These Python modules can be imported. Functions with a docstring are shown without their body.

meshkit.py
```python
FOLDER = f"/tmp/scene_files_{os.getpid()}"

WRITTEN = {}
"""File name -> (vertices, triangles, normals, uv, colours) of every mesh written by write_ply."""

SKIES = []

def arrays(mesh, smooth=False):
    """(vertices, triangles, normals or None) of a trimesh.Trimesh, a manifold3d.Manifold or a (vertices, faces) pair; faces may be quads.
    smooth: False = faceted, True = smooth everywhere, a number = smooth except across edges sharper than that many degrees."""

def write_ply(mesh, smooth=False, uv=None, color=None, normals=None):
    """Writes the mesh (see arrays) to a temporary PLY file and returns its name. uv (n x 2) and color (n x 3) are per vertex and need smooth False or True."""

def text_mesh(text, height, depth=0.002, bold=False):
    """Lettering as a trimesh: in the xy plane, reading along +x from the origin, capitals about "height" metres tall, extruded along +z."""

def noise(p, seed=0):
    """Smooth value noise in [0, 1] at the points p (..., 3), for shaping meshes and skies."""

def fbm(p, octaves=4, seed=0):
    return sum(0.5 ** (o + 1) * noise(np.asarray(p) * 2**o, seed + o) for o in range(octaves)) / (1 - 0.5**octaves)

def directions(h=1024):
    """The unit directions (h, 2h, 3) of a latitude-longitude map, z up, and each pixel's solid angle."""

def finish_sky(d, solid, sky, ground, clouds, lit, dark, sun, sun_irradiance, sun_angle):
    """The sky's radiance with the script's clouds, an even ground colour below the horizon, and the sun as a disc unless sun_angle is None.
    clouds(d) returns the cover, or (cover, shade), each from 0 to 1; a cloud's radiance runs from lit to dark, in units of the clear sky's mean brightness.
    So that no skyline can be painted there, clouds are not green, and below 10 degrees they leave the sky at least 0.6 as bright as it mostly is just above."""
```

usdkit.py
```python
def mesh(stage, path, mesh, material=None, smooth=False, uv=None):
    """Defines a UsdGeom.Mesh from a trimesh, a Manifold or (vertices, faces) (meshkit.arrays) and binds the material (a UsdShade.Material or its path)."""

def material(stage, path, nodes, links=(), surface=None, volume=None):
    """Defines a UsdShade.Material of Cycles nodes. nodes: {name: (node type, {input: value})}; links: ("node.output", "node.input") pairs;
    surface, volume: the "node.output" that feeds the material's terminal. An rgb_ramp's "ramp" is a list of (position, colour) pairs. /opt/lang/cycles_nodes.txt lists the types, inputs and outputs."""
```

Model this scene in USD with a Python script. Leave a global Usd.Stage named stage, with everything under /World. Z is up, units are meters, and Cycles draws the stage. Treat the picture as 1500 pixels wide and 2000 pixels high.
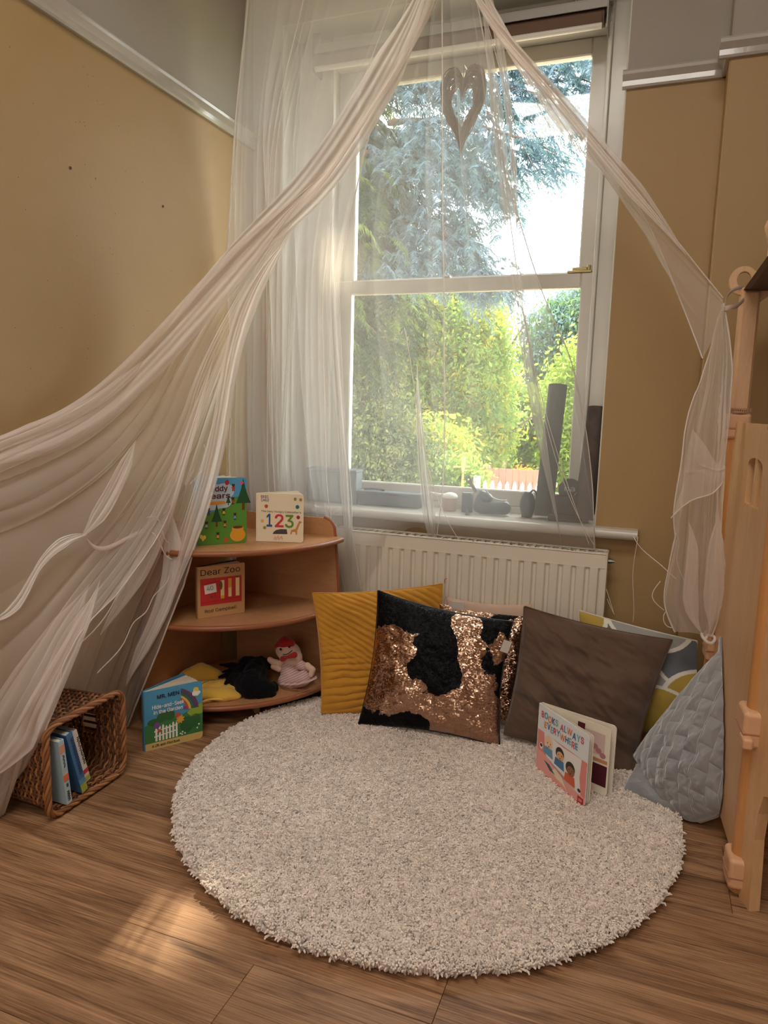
import math, random
import numpy as np, trimesh, usdkit, meshkit
from pxr import Usd, UsdGeom, UsdLux, UsdShade, Gf, Sdf, Vt
from shapely.geometry import Polygon, Point, LineString, box as sbox
from shapely import affinity, unary_union
from scipy.interpolate import CubicSpline, PchipInterpolator
from manifold3d import Manifold

stage = Usd.Stage.CreateInMemory()
UsdGeom.SetStageUpAxis(stage, UsdGeom.Tokens.z); UsdGeom.SetStageMetersPerUnit(stage, 1.0)
world = UsdGeom.Xform.Define(stage, '/World')
V = lambda *a: np.array(a, float)
PI = math.pi

# ------------------------------------------------------------------ camera
F, W_PX, H_PX = 1392.0, 1500, 2000
CAM = V(0, 0, 1.0)
YAW, PITCH, ROLL = 0.3563, 0.1462, -0.0270
def _axes():
    f = V(-math.sin(YAW)*math.cos(PITCH), math.cos(YAW)*math.cos(PITCH), -math.sin(PITCH))
    r = V(math.cos(YAW), math.sin(YAW), 0); d = np.cross(f, r)
    c, s = math.cos(ROLL), math.sin(ROLL)
    return np.array([c*r + s*d, -s*r + c*d, f])
R = _axes()
cam = UsdGeom.Camera.Define(stage, '/World/Camera')
m = np.eye(4); m[0, :3] = R[0]; m[1, :3] = -R[1]; m[2, :3] = -R[2]; m[3, :3] = CAM
cam.AddTransformOp().Set(Gf.Matrix4d(*m.ravel().tolist()))
cam.CreateHorizontalApertureAttr(36.0); cam.CreateVerticalApertureAttr(48.0)
cam.CreateFocalLengthAttr(36.0*F/W_PX); cam.CreateClippingRangeAttr(Gf.Vec2f(0.05, 500))
cam.CreateExposureAttr(0.46)
def ray(u, v): return R.T @ V(u - 750, v - 1000, F)
def atZ(u, v, z): d = ray(u, v); return CAM + d*((z - 1)/d[2])
def atY(u, v, y): d = ray(u, v); return CAM + d*(y/d[1])
def atX(u, v, x): d = ray(u, v); return CAM + d*(x/d[0])

# ------------------------------------------------------------------ lights
SUN_DIR = V(-0.1512, 1.0, 1.256); SUN_DIR /= np.linalg.norm(SUN_DIR)     # towards the sun
def aim(prim, direction_from, up=V(0, 0, 1)):
    z = direction_from/np.linalg.norm(direction_from); x = np.cross(up, z); x /= np.linalg.norm(x); y = np.cross(z, x)
    mm = np.eye(4); mm[0, :3] = x; mm[1, :3] = y; mm[2, :3] = z
    return mm
sun = UsdLux.DistantLight.Define(stage, '/World/Sun')
sun.CreateIntensityAttr(52000); sun.CreateAngleAttr(0.6); sun.CreateColorAttr(Gf.Vec3f(1.0, 0.86, 0.64))
sun.AddTransformOp().Set(Gf.Matrix4d(*aim(sun, SUN_DIR).ravel().tolist()))
dome = UsdLux.DomeLight.Define(stage, '/World/Sky')
dome.CreateIntensityAttr(1.85); dome.CreateColorAttr(Gf.Vec3f(0.93, 0.97, 1.0))
def rect(name, loc, facing, w, h, inten, col):
    l = UsdLux.RectLight.Define(stage, '/World/' + name)
    l.CreateWidthAttr(w); l.CreateHeightAttr(h); l.CreateIntensityAttr(inten); l.CreateColorAttr(Gf.Vec3f(*col))
    mm = aim(l, -V(*facing)); mm[3, :3] = loc
    l.AddTransformOp().Set(Gf.Matrix4d(*mm.ravel().tolist()))
# out-of-view area lights: rear and overhead ones light the room, the side one is added
FILL = (1.0, 0.93, 0.85)
rect('RearWindowLight', (-0.3, -2.9, 1.6), (0, 1, -0.05), 2.6, 1.7, 1.0, FILL)  # unseen light behind the camera, placed to brighten the walls and net
rect('SideWindowLight', (3.4, -0.6, 1.5), (-1, 0.1, -0.05), 1.6, 1.6, 0.12, FILL)  # weak added fill from the right, no window is built there
rect('CeilingPanelLight', (-0.35, 0.4, 2.83), (0, 0.001, -1), 1.2, 0.6, 8.5, FILL)  # unseen overhead light, placed to brighten floor and rug more than walls
rect('CeilingPanelLightRear', (0.0, -1.6, 2.83), (0, 0.001, -1), 1.2, 0.6, 7.5, FILL)  # second unseen overhead light, behind the camera, also for the floor

# ------------------------------------------------------------------ materials
def s2l(c):
    c = np.asarray(c, float)/255.0
    return tuple(np.where(c <= 0.04045, c/12.92, ((c + 0.055)/1.055)**2.4))
MATS = {}
def plain(name, rgb, rough=0.6, bump=None, spec=0.5, metallic=0.0, var=None, sheen=0.0, coat=0.0, sss=None):
    """rgb: 0-255 sRGB paint colour. bump (scale, strength, distance); var (scale, darker-factor)"""
    if name in MATS: return MATS[name]
    c = s2l(rgb)
    n = {'p': ('principled_bsdf', {'base_color': c, 'roughness': rough, 'specular_ior_level': spec, 'metallic': metallic, 'sheen_weight': sheen, 'coat_weight': coat})}
    k = []
    if var or bump: n['g'] = ('texture_coordinate', {})
    if var:
        n['n'] = ('noise_texture', {'scale': var[0], 'detail': 4.0, 'roughness': 0.6})
        n['r'] = ('rgb_ramp', {'ramp': [(0.3, tuple(np.array(c)*var[1])), (0.7, c)]})
        k += [('g.object', 'n.vector'), ('n.fac', 'r.fac'), ('r.color', 'p.base_color')]
    if bump:
        n['bn'] = ('noise_texture', {'scale': bump[0], 'detail': 3.0}); n['b'] = ('bump', {'strength': bump[1], 'distance': bump[2]})
        k += [('g.object', 'bn.vector'), ('bn.fac', 'b.height'), ('b.normal', 'p.normal')]
    MATS[name] = usdkit.material(stage, '/World/Looks/' + name, n, k, surface='p.BSDF')
    return MATS[name]
def graph(name, nodes, links, surface='p.BSDF'):
    if name not in MATS: MATS[name] = usdkit.material(stage, '/World/Looks/' + name, nodes, links, surface=surface)
    return MATS[name]
def wood(name, dark, light, scale=(1, 1, 1), rough=0.45, fine=60.0, coat=0.0, rot=(0, 0, 0), loc=(0, 0, 0), contrast=(0.32, 0.68)):
    d, l = s2l(dark), s2l(light)
    return graph(name, {
        'g': ('texture_coordinate', {}), 'm': ('mapping', {'scale': scale, 'rotation': rot, 'location': loc}),
        'n1': ('noise_texture', {'scale': 3.0, 'detail': 6.0, 'roughness': 0.65, 'distortion': 1.2}),
        'n2': ('noise_texture', {'scale': fine, 'detail': 3.0, 'roughness': 0.6}),
        'mx': ('mix', {'mix_type': 'mix', 'fac': 0.4}),
        'r': ('rgb_ramp', {'ramp': [(contrast[0], d), (contrast[1], l)]}),
        'b': ('bump', {'strength': 0.15, 'distance': 0.002}),
        'p': ('principled_bsdf', {'roughness': rough, 'coat_weight': coat, 'coat_roughness': 0.2})},
        [('g.object', 'm.vector'), ('m.vector', 'n1.vector'), ('m.vector', 'n2.vector'), ('n1.color', 'mx.color1'), ('n2.color', 'mx.color2'),
         ('mx.color', 'r.fac'), ('r.color', 'p.base_color'), ('mx.color', 'b.height'), ('b.normal', 'p.normal')])

# ------------------------------------------------------------------ prims
USED = {}
def unique(parent, name):
    k = (parent, name); n = USED.get(k, 0); USED[k] = n + 1
    return name if n == 0 else f'{name}_{n:03d}'
def setd(prim, **kw):
    for k, v in kw.items():
        if v is not None: prim.SetCustomDataByKey(k, v)
    return prim
def color_primvar(g, name, cols):
    UsdGeom.PrimvarsAPI(g).CreatePrimvar(name, Sdf.ValueTypeNames.Color3fArray, 'vertex').Set(Vt.Vec3fArray.FromNumpy(np.asarray(cols, np.float32)))
class Thing:
    def __init__(s, name, label=None, cat=None, base=(0, 0, 0), group=None, kind=None):
        s.path = '/World/' + unique('/World', name); s.base = V(*base)
        s.x = UsdGeom.Xform.Define(stage, s.path); s.x.AddTranslateOp().Set(Gf.Vec3d(*map(float, base)))
        setd(s.x.GetPrim(), label=label, category=cat, group=group, kind=kind)
    def add(s, name, mesh, mat, parent=None, smooth=False, label=None, kind=None, colors=None):
        """mesh in world coordinates"""
        par = parent.GetPath().pathString if parent is not None else s.path
        v, f, _ = meshkit.arrays(mesh)
        p = par + '/' + unique(par, name)
        g = usdkit.mesh(stage, p, (v - s.base, f), mat, smooth=smooth)
        if colors is not None: color_primvar(g, 'tint', colors)
        setd(g.GetPrim(), label=label, kind=kind)
        return g
def solo(name, mesh, mat, label=None, cat=None, kind=None, group=None, smooth=False):
    p = '/World/' + unique('/World', name); g = usdkit.mesh(stage, p, meshkit.arrays(mesh)[:2], mat, smooth=smooth)
    setd(g.GetPrim(), label=label, category=cat, kind=kind, group=group)
    return g

# ------------------------------------------------------------------ shapes
cat = lambda *ms: trimesh.util.concatenate([trimesh.Trimesh(*meshkit.arrays(x)[:2], process=False) for y in ms for x in (y if isinstance(y, list) else [y])])
def box(lo, hi, b=0.002):
    lo, hi = np.minimum(lo, hi).astype(float), np.maximum(lo, hi).astype(float); c, h = (lo + hi)/2, (hi - lo)/2
    b = min(b, 0.45*h.min())
    if b <= 0: return trimesh.creation.box(extents=2*h, transform=trimesh.transformations.translation_matrix(c))
    p = [np.array([sx*(h[0] - (b if k != 0 else 0)), sy*(h[1] - (b if k != 1 else 0)), sz*(h[2] - (b if k != 2 else 0))]) for sx in (-1, 1) for sy in (-1, 1) for sz in (-1, 1) for k in range(3)]
    t = trimesh.Trimesh(vertices=np.array(p)).convex_hull; t.apply_translation(c); return t
def xf(t, M): t = t.copy(); t.apply_transform(M); return t
def rotz(a, c=(0, 0, 0)): return trimesh.transformations.rotation_matrix(a, [0, 0, 1], c)
def frame(o, x, y, z):
    M = np.eye(4); M[:3, 0], M[:3, 1], M[:3, 2], M[:3, 3] = x, y, z, o; return M
def tube(pts, r, sides=8, closed=False, caps=True, up=None):
    p = np.asarray(pts, float); n = len(p); r = np.broadcast_to(np.asarray(r, float), (n,))
    t = (np.roll(p, -1, 0) - np.roll(p, 1, 0)) if closed else np.gradient(p, axis=0)
    t /= np.maximum(np.linalg.norm(t, axis=1, keepdims=True), 1e-12)
    a = V(0, 0, 1) if abs(t[0][2]) < 0.9 else V(1, 0, 0)
    u = np.cross(t[0], a); u /= np.linalg.norm(u); U = [u]
    for i in range(1, n):
        u = U[-1] - t[i]*(U[-1] @ t[i]); U.append(u/max(np.linalg.norm(u), 1e-9))
    U = np.array(U); B = np.cross(t, U); th = np.linspace(0, 2*PI, sides, endpoint=False)
    v = (p[:, None] + r[:, None, None]*(U[:, None]*np.cos(th)[None, :, None] + B[:, None]*np.sin(th)[None, :, None])).reshape(-1, 3)
    f = []
    for i in range(n if closed else n - 1):
        j = (i + 1) % n
        for k in range(sides):
            l = (k + 1) % sides; f += [[i*sides + k, j*sides + k, j*sides + l], [i*sides + k, j*sides + l, i*sides + l]]
    f = [q[::-1] for q in f]
    if caps and not closed:
        v = np.vstack([v, p[0], p[-1]]); a0, a1 = len(v) - 2, len(v) - 1
        for k in range(sides):
            l = (k + 1) % sides; f += [[a0, k, l][::-1], [a1, (n - 1)*sides + l, (n - 1)*sides + k][::-1]]
    tm = trimesh.Trimesh(v, f, process=False); return tm
def spline(pts, n):
    p = np.asarray(pts, float); d = np.r_[0, np.cumsum(np.linalg.norm(np.diff(p, axis=0), axis=1))]
    return CubicSpline(d/d[-1], p)(np.linspace(0, 1, n)) if len(p) > 2 else p[0] + (p[1] - p[0])*np.linspace(0, 1, n)[:, None]
def lathe(prof, n=32, c=(0, 0, 0)):
    """prof: (radius, z) points"""
    t = trimesh.creation.revolve(np.array(prof, float), sections=n); t.apply_translation(c); return t
def extrude(poly, d): 
    ps = getattr(poly, 'geoms', [poly]); return cat([trimesh.creation.extrude_polygon(g, d, engine='earcut') for g in ps if g.area > 1e-10])
def grid_mesh(P, closed_u=False):
    """P (n, m, 3) -> two-sided sheet"""
    n, m = P.shape[:2]; i = np.arange(n*m).reshape(n, m)
    a, b, c, d = i[:-1, :-1].ravel(), i[1:, :-1].ravel(), i[1:, 1:].ravel(), i[:-1, 1:].ravel()
    return P.reshape(-1, 3), np.vstack([np.stack([a, b, c], 1), np.stack([a, c, d], 1)])
def rrect(x0, y0, x1, y1, r=0.01, q=6):
    return sbox(x0 + r, y0 + r, x1 - r, y1 - r).buffer(r, quad_segs=q)
# ================================================================== the room
WALLX, WALLY = -1.45, 2.42          # left wall face, window wall face
PIERY = 2.30                        # chimney pier face, right of the window
RX0, RX1, RZ0, RZ1 = -1.33, -0.155, 0.60, 2.319   # window recess
CEIL = 2.85
RAIL_L, RAIL_B = 1.915, 1.968       # undersides of the picture rails
def paint(name, rgb, dirt):
    c = s2l(rgb); d = tuple(np.array(c)*V(0.93, 0.91, 0.86))
    return graph(name, {'g': ('texture_coordinate', {}), 'n': ('noise_texture', {'scale': 1.3, 'detail': 5.0, 'roughness': 0.6}),
        'n2': ('noise_texture', {'scale': 42.0, 'detail': 1.0}), 'r2': ('rgb_ramp', {'ramp': [(0.0, (0, 0, 0)), (dirt, (0, 0, 0)), (dirt + 0.02, (1, 1, 1))]}),
        'r': ('rgb_ramp', {'ramp': [(0.3, d), (0.62, c)]}), 'mx': ('mix', {'mix_type': 'mix', 'color2': tuple(np.array(c)*0.62)}),
        'bn': ('noise_texture', {'scale': 55.0, 'detail': 4.0}), 'b': ('bump', {'strength': 0.12, 'distance': 0.004}),
        'p': ('principled_bsdf', {'roughness': 0.55, 'specular_ior_level': 0.35})},
        [('g.object', 'n.vector'), ('g.object', 'n2.vector'), ('g.object', 'bn.vector'), ('n.fac', 'r.fac'), ('n2.fac', 'r2.fac'), ('r2.color', 'mx.fac'), ('r.color', 'mx.color1'),
         ('mx.color', 'p.base_color'), ('bn.fac', 'b.height'), ('b.normal', 'p.normal')])
CREAM = paint('cream_paint', (172, 142, 98), 0.80)
WHITE_W = paint('white_wall_paint', (166, 157, 146), 0.9)
GLOSS = plain('white_gloss_paint', (205, 199, 188), 0.22, bump=(28, 0.08, 0.004), var=(5, 0.93))
RAILM = plain('white_rail_gloss', (182, 174, 163), 0.11, bump=(28, 0.08, 0.004), var=(5, 0.93))
GLOSS_RAD = plain('cream_radiator_enamel', (232, 222, 206), 0.3, var=(6, 0.95))
REVEAL = plain('pale_reveal_paint', (206, 203, 188), 0.5, bump=(40, 0.1, 0.003))
CEILM = plain('ceiling_paint', (225, 220, 212), 0.8)

# left wall
wl = Thing('wall_left', 'long cream wall with white frieze above the picture rail, left of the window', 'wall', (WALLX, 0, 0), kind='structure')
wl.add('plaster', box((WALLX - 0.15, -3.0, 0), (WALLX, WALLY + 0.3, RAIL_L + 0.02), 0), CREAM)
wl.add('frieze', box((WALLX - 0.15, -3.0, RAIL_L + 0.02), (WALLX, WALLY + 0.3, CEIL), 0), WHITE_W, label='white painted band above the picture rail')
def plug(u, v, r, dep):
    c = atX(u, v, WALLX); M = frame(c, V(0, 1, 0), V(0, 0, 1), V(1, 0, 0))
    ring = lathe([(r, -0.001), (r*1.25, 0.0016), (r*0.8, 0.0022), (r*0.55, 0.0006), (0.0, 0.0003)], 14)
    return xf(ring, M)
PLUG = plain('brown_wall_plug', (104, 82, 56), 0.7)
wl.add('wall_plug', plug(137, 328, 0.0034, 0), PLUG, label='brown screw plug left in the plaster'); wl.add('wall_plug', plug(318, 403, 0.0032, 0), PLUG, label='brown screw plug left in the plaster')
rnd = random.Random(5); holes = []
for (u, v) in [(163, 131), (171, 146), (181, 149), (65, 202), (173, 169), (190, 197), (201, 204), (148, 239), (156, 238), (164, 239), (166, 246), (232, 246), (166, 322), (36, 346), (245, 335), (187, 348), (278, 356), (178, 366), (215, 485), (220, 497), (93, 548), (228, 534), (184, 616), (288, 607), (261, 636), (150, 460), (335, 530), (50, 410), (120, 640), (60, 720), (170, 700), (110, 780), (30, 640)]:
    c = atX(u, v, WALLX); holes.append(xf(lathe([(0.0012, -0.001), (0.0012, 0.0003), (0.0, 0.0002)], 7), frame(c, V(0, 1, 0), V(0, 0, 1), V(1, 0, 0))))
wl.add('nail_hole', cat(holes), PLUG, kind='stuff', label='scatter of old pin holes')

# window wall with its recess, and the pier to its right
def minus(a, b):
    M1 = lambda t: Manifold.batch_hull([]) if 0 else t
    A = [(lo, hi) for lo, hi in a]
    return A
bk = Thing('wall_back', 'cream window wall with white frieze above the picture rail', 'wall', (0, WALLY, 0), kind='structure')
Y0, Y1 = WALLY, WALLY + 0.32
T0 = RAIL_B + 0.02
bk.add('plaster', cat(box((WALLX, Y0, 0), (RX0, Y1, T0), 0), box((RX1, Y0, 0), (2.2, Y1, T0), 0), box((RX0, Y0, 0), (RX1, Y1, RZ0), 0)), CREAM)
bk.add('frieze', cat(box((WALLX, Y0, T0), (RX0, Y1, CEIL), 0), box((RX1, Y0, T0), (2.2, Y1, CEIL), 0), box((RX0, Y0, RZ1), (RX1, Y1, CEIL), 0)), WHITE_W, label='white painted band above the picture rail')
bk.add('reveal_lining', cat(box((RX0 - 0.001, Y0 + 0.0005, RZ0), (RX0 + 0.004, Y0 + 0.16, RZ1), 0.001), box((RX1 - 0.004, Y0 + 0.0005, RZ0), (RX1 + 0.001, Y0 + 0.16, RZ1), 0.001), box((RX0, Y0 + 0.0005, RZ1 - 0.004), (RX1, Y0 + 0.16, RZ1 + 0.001), 0.001)), REVEAL, label='pale painted sides of the window recess')
px = 0.118
pr = Thing('wall_right', 'cream pier standing proud of the window wall, right of the window', 'wall', (px, PIERY, 0), kind='structure')
pr.add('plaster', box((px, PIERY, 0), (3.5, Y0 + 0.05, T0), 0.004), CREAM)
pr.add('frieze', box((px, PIERY, T0), (3.5, Y0 + 0.05, CEIL), 0.004), WHITE_W, label='white painted band above the picture rail')
solo('wall_side', box((3.5, -3.0, 0), (3.65, 2.5, CEIL), 0), CREAM, kind='structure', cat='wall', label='cream wall at the far right of the room')
solo('wall_rear', box((-1.6, -3.15, 0), (3.65, -3.0, CEIL), 0), CREAM, kind='structure', cat='wall', label='cream wall behind the viewer')
solo('ceiling', box((-1.6, -3.15, CEIL), (3.65, 2.75, CEIL + 0.1), 0), CEILM, kind='structure', cat='ceiling', label='white ceiling')

# picture rails: a moulded profile (out from the wall, up) swept along the walls
RAILP = [(0, 0), (0.010, 0.0), (0.013, 0.006), (0.013, 0.020), (0.018, 0.026), (0.026, 0.034), (0.028, 0.042), (0.024, 0.048), (0.016, 0.050), (0.012, 0.046), (0.004, 0.050), (0, 0.050)]
def rail(p0, p1, out, name, lab):
    p0, p1, out = map(lambda q: V(*q), (p0, p1, out)); d = p1 - p0; L = np.linalg.norm(d); d /= L
    t = extrude(Polygon(RAILP), L); M = frame(p0, out, V(0, 0, 1), d)
    if np.linalg.det(M[:3, :3]) < 0: t.invert()
    solo(name, xf(t, M), RAILM, kind='structure', cat='picture rail', label=lab, smooth=25)
rail((WALLX, -3.0, RAIL_L), (WALLX, WALLY, RAIL_L), (1, 0, 0), 'trim_1', 'white gloss picture rail along the left wall')
rail((RX1 - 0.012, WALLY, RAIL_B), (px, WALLY, RAIL_B), (0, -1, 0), 'trim_2', 'short white picture rail between window and pier')
rail((px, WALLY, RAIL_B), (px, PIERY, RAIL_B), (-1, 0, 0), 'trim_3', 'stub of white picture rail returning along the pier side')
rail((px - 0.028, PIERY, RAIL_B), (3.5, PIERY, RAIL_B), (0, -1, 0), 'trim_4', 'white picture rail across the front of the pier')
# floor: planks laid along the window wall
sub = solo('subfloor', box((-1.5, -3.0, -0.08), (3.5, 2.5, -0.012), 0), plain('subfloor_dark', (60, 44, 32), 0.8), kind='structure', cat='floor', label='dark base under the planks')
fl = Thing('floor', 'brown oak plank floor', 'floor', (0, 0, 0), kind='structure')
def plank_mat(i):
    r = random.Random(i*7 + 1); k = r.uniform(0.9, 1.08)
    dk, md, lt = [tuple(np.array(s2l(c))*k) for c in ((60, 40, 27), (136, 98, 68), (182, 140, 104))]
    return graph(f'oak_plank_{i}', {
        'g': ('texture_coordinate', {}), 'm': ('mapping', {'scale': (1.0, 9.0, 1.0), 'location': (i*3.7, i*1.9, 0)}), 'm2': ('mapping', {'scale': (3.0, 190.0, 1.0), 'location': (i*1.3, i*2.3, 0)}),
        'm3': ('mapping', {'scale': (1.0, 1.6, 1.0), 'location': (i*2.1, i*0.77, 0)}),
        'n1': ('noise_texture', {'scale': 2.2, 'detail': 6.0, 'roughness': 0.62, 'distortion': 1.4}), 'n2': ('noise_texture', {'scale': 1.6, 'detail': 4.0, 'roughness': 0.65, 'distortion': 0.4}),
        'vk': ('voronoi_texture', {'scale': 1.35, 'randomness': 1.0}), 'rk': ('rgb_ramp', {'ramp': [(0.0, (0.22, 0.22, 0.22)), (0.035, (0.4, 0.4, 0.4)), (0.075, (1, 1, 1))]}),
        'a': ('math', {'math_type': 'multiply', 'value2': 0.50}), 'b2': ('math', {'math_type': 'multiply_add', 'value2': 0.50}),
        'r': ('rgb_ramp', {'ramp': [(0.33, dk), (0.47, md), (0.62, lt)]}), 'mk': ('mix', {'mix_type': 'multiply', 'fac': 0.8}),
        'b': ('bump', {'strength': 0.4, 'distance': 0.0015}), 'rr': ('map_range', {'from_min': 0.3, 'from_max': 0.7, 'to_min': 0.5, 'to_max': 0.36}),
        'p': ('principled_bsdf', {'roughness': 0.42, 'specular_ior_level': 0.45})},
        [('g.object', 'm.vector'), ('g.object', 'm2.vector'), ('g.object', 'm3.vector'), ('m.vector', 'n1.vector'), ('m2.vector', 'n2.vector'), ('m3.vector', 'vk.vector'), ('vk.distance', 'rk.fac'),
         ('n1.fac', 'a.value1'), ('n2.fac', 'b2.value1'), ('a.value', 'b2.value3'), ('b2.value', 'r.fac'), ('r.color', 'mk.color1'), ('rk.color', 'mk.color2'), ('mk.color', 'p.base_color'),
         ('n2.fac', 'b.height'), ('b.normal', 'p.normal'), ('n2.fac', 'rr.value'), ('rr.result', 'p.roughness')])
PM = [plank_mat(i) for i in range(7)]
ys = atZ(1300, 1918, 0)[1]; PW = atZ(1400, 1776, 0)[1] - atZ(1400, 1946, 0)[1]
jx = atZ(862, 1949, 0)[0]; rnd = random.Random(11); row = 0
y = ys - PW*math.ceil((ys + 0.2)/PW)
offs = {}
k = 0
while y < WALLY:
    L = 1.22; o = jx if abs(y + PW - ys) < 0.02 else rnd.uniform(0, L)
    x = o - L*math.ceil((o + 1.45)/L)
    while x < 2.0:
        x0, x1 = max(x, WALLX), min(x + L, 2.0)
        if x1 - x0 > 0.02: fl.add('plank', box((x0 + 0.0004, y + 0.0004, -0.012), (x1 - 0.0004, min(y + PW, WALLY) - 0.0004, 0), 0.0006), PM[(k*5 + row*3) % 7]); k += 1
        x += L
    y += PW; row += 1
# ================================================================== window
UY, LY = 2.63, 2.585                     # glass planes: upper sash (outer), lower sash (inner)
GLASS = graph('window_glass', {'t': ('transparent_bsdf', {'color': (0.96, 0.98, 0.97)}), 'g': ('glossy_bsdf', {'roughness': 0.02, 'color': (1, 1, 1)}), 'f': ('layer_weight', {'blend': 0.5}), 'pw': ('math', {'math_type': 'power', 'value2': 5.0}), 'ma': ('math', {'math_type': 'multiply_add', 'value2': 0.9, 'value3': 0.035}),
    'mx': ('mix_closure', {})}, [('f.facing', 'pw.value1'), ('pw.value', 'ma.value1'), ('ma.value', 'mx.fac'), ('t.BSDF', 'mx.closure1'), ('g.BSDF', 'mx.closure2')], surface='mx.closure')
wd = Thing('window_1', 'tall white sliding sash window with two large panes', 'window', (-0.74, 2.6, RZ0), kind='structure')
def four(x0, x1, z0, z1, X0, X1, Z0, Z1, ya, yb, b=0.004):
    """frame between the opening (x0..x1, z0..z1) and the outer edge (X0.., Z0..)"""
    return cat(box((X0, ya, Z0), (x0, yb, Z1), b), box((x1, ya, Z0), (X1, yb, Z1), b), box((x0, ya, z1), (x1, yb, Z1), b), box((x0, ya, Z0), (x1, yb, z0), b))
FX0, FX1 = -1.195, -0.215
wd.add('box_frame', cat(box((RX0, 2.545, RZ0), (FX0, 2.66, RZ1), .003), box((FX1, 2.545, RZ0), (RX1 + 0.03, 2.66, RZ1), .003), box((FX0, 2.545, 2.222), (FX1, 2.66, RZ1), .003), box((FX0, 2.56, RZ0 + 0.02), (FX1, 2.74, 0.655), .003),
    box((FX0, 2.532, 0.66), (FX0 + 0.014, 2.556, 2.225), .003), box((FX1 - 0.014, 2.532, 0.66), (FX1, 2.556, 2.225), .003)), GLOSS, label='white box frame around the sashes')
us = wd.add('upper_sash', four(-1.122, -0.283, 1.478, 2.168, FX0, FX1, 1.435, 2.222, UY - 0.018, UY + 0.018), GLOSS, label='fixed upper sash')
ls = wd.add('lower_sash', four(-1.112, -0.268, 0.712, 1.418, FX0, FX1, 0.655, 1.468, LY - 0.018, LY + 0.018), GLOSS, label='sliding lower sash')
wd.add('pane', box((-1.124, UY - 0.002, 1.476), (-0.281, UY + 0.002, 2.170), 0), GLASS, parent=us.GetPrim())
wd.add('pane', box((-1.114, LY - 0.002, 0.710), (-0.266, LY + 0.002, 1.420), 0), GLASS, parent=ls.GetPrim())
METAL = plain('dull_metal', (150, 148, 142), 0.35, metallic=0.9)
BRASSY = plain('old_brass', (170, 150, 105), 0.4, metallic=0.8)
wd.add('sash_catch', cat(box((-0.315, LY - 0.022, 1.466), (-0.235, LY + 0.02, 1.474), .002), box((-0.30, LY - 0.012, 1.474), (-0.25, LY + 0.006, 1.486), .003), xf(trimesh.creation.cylinder(0.007, 0.02, sections=14), frame(V(-0.246, LY - 0.004, 1.482), V(1, 0, 0), V(0, 1, 0), V(0, 0, 1)))), BRASSY, label='worn brass catch on the meeting rail')
wd.add('latch', cat(xf(trimesh.creation.cylinder(0.011, 0.006, sections=16), frame(V(-0.74, UY - 0.024, 1.470), V(1, 0, 0), V(0, 0, 1), V(0, -1, 0))), box((-0.752, LY - 0.02, 1.466), (-0.728, LY + 0.016, 1.476), .002)), METAL)
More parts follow.
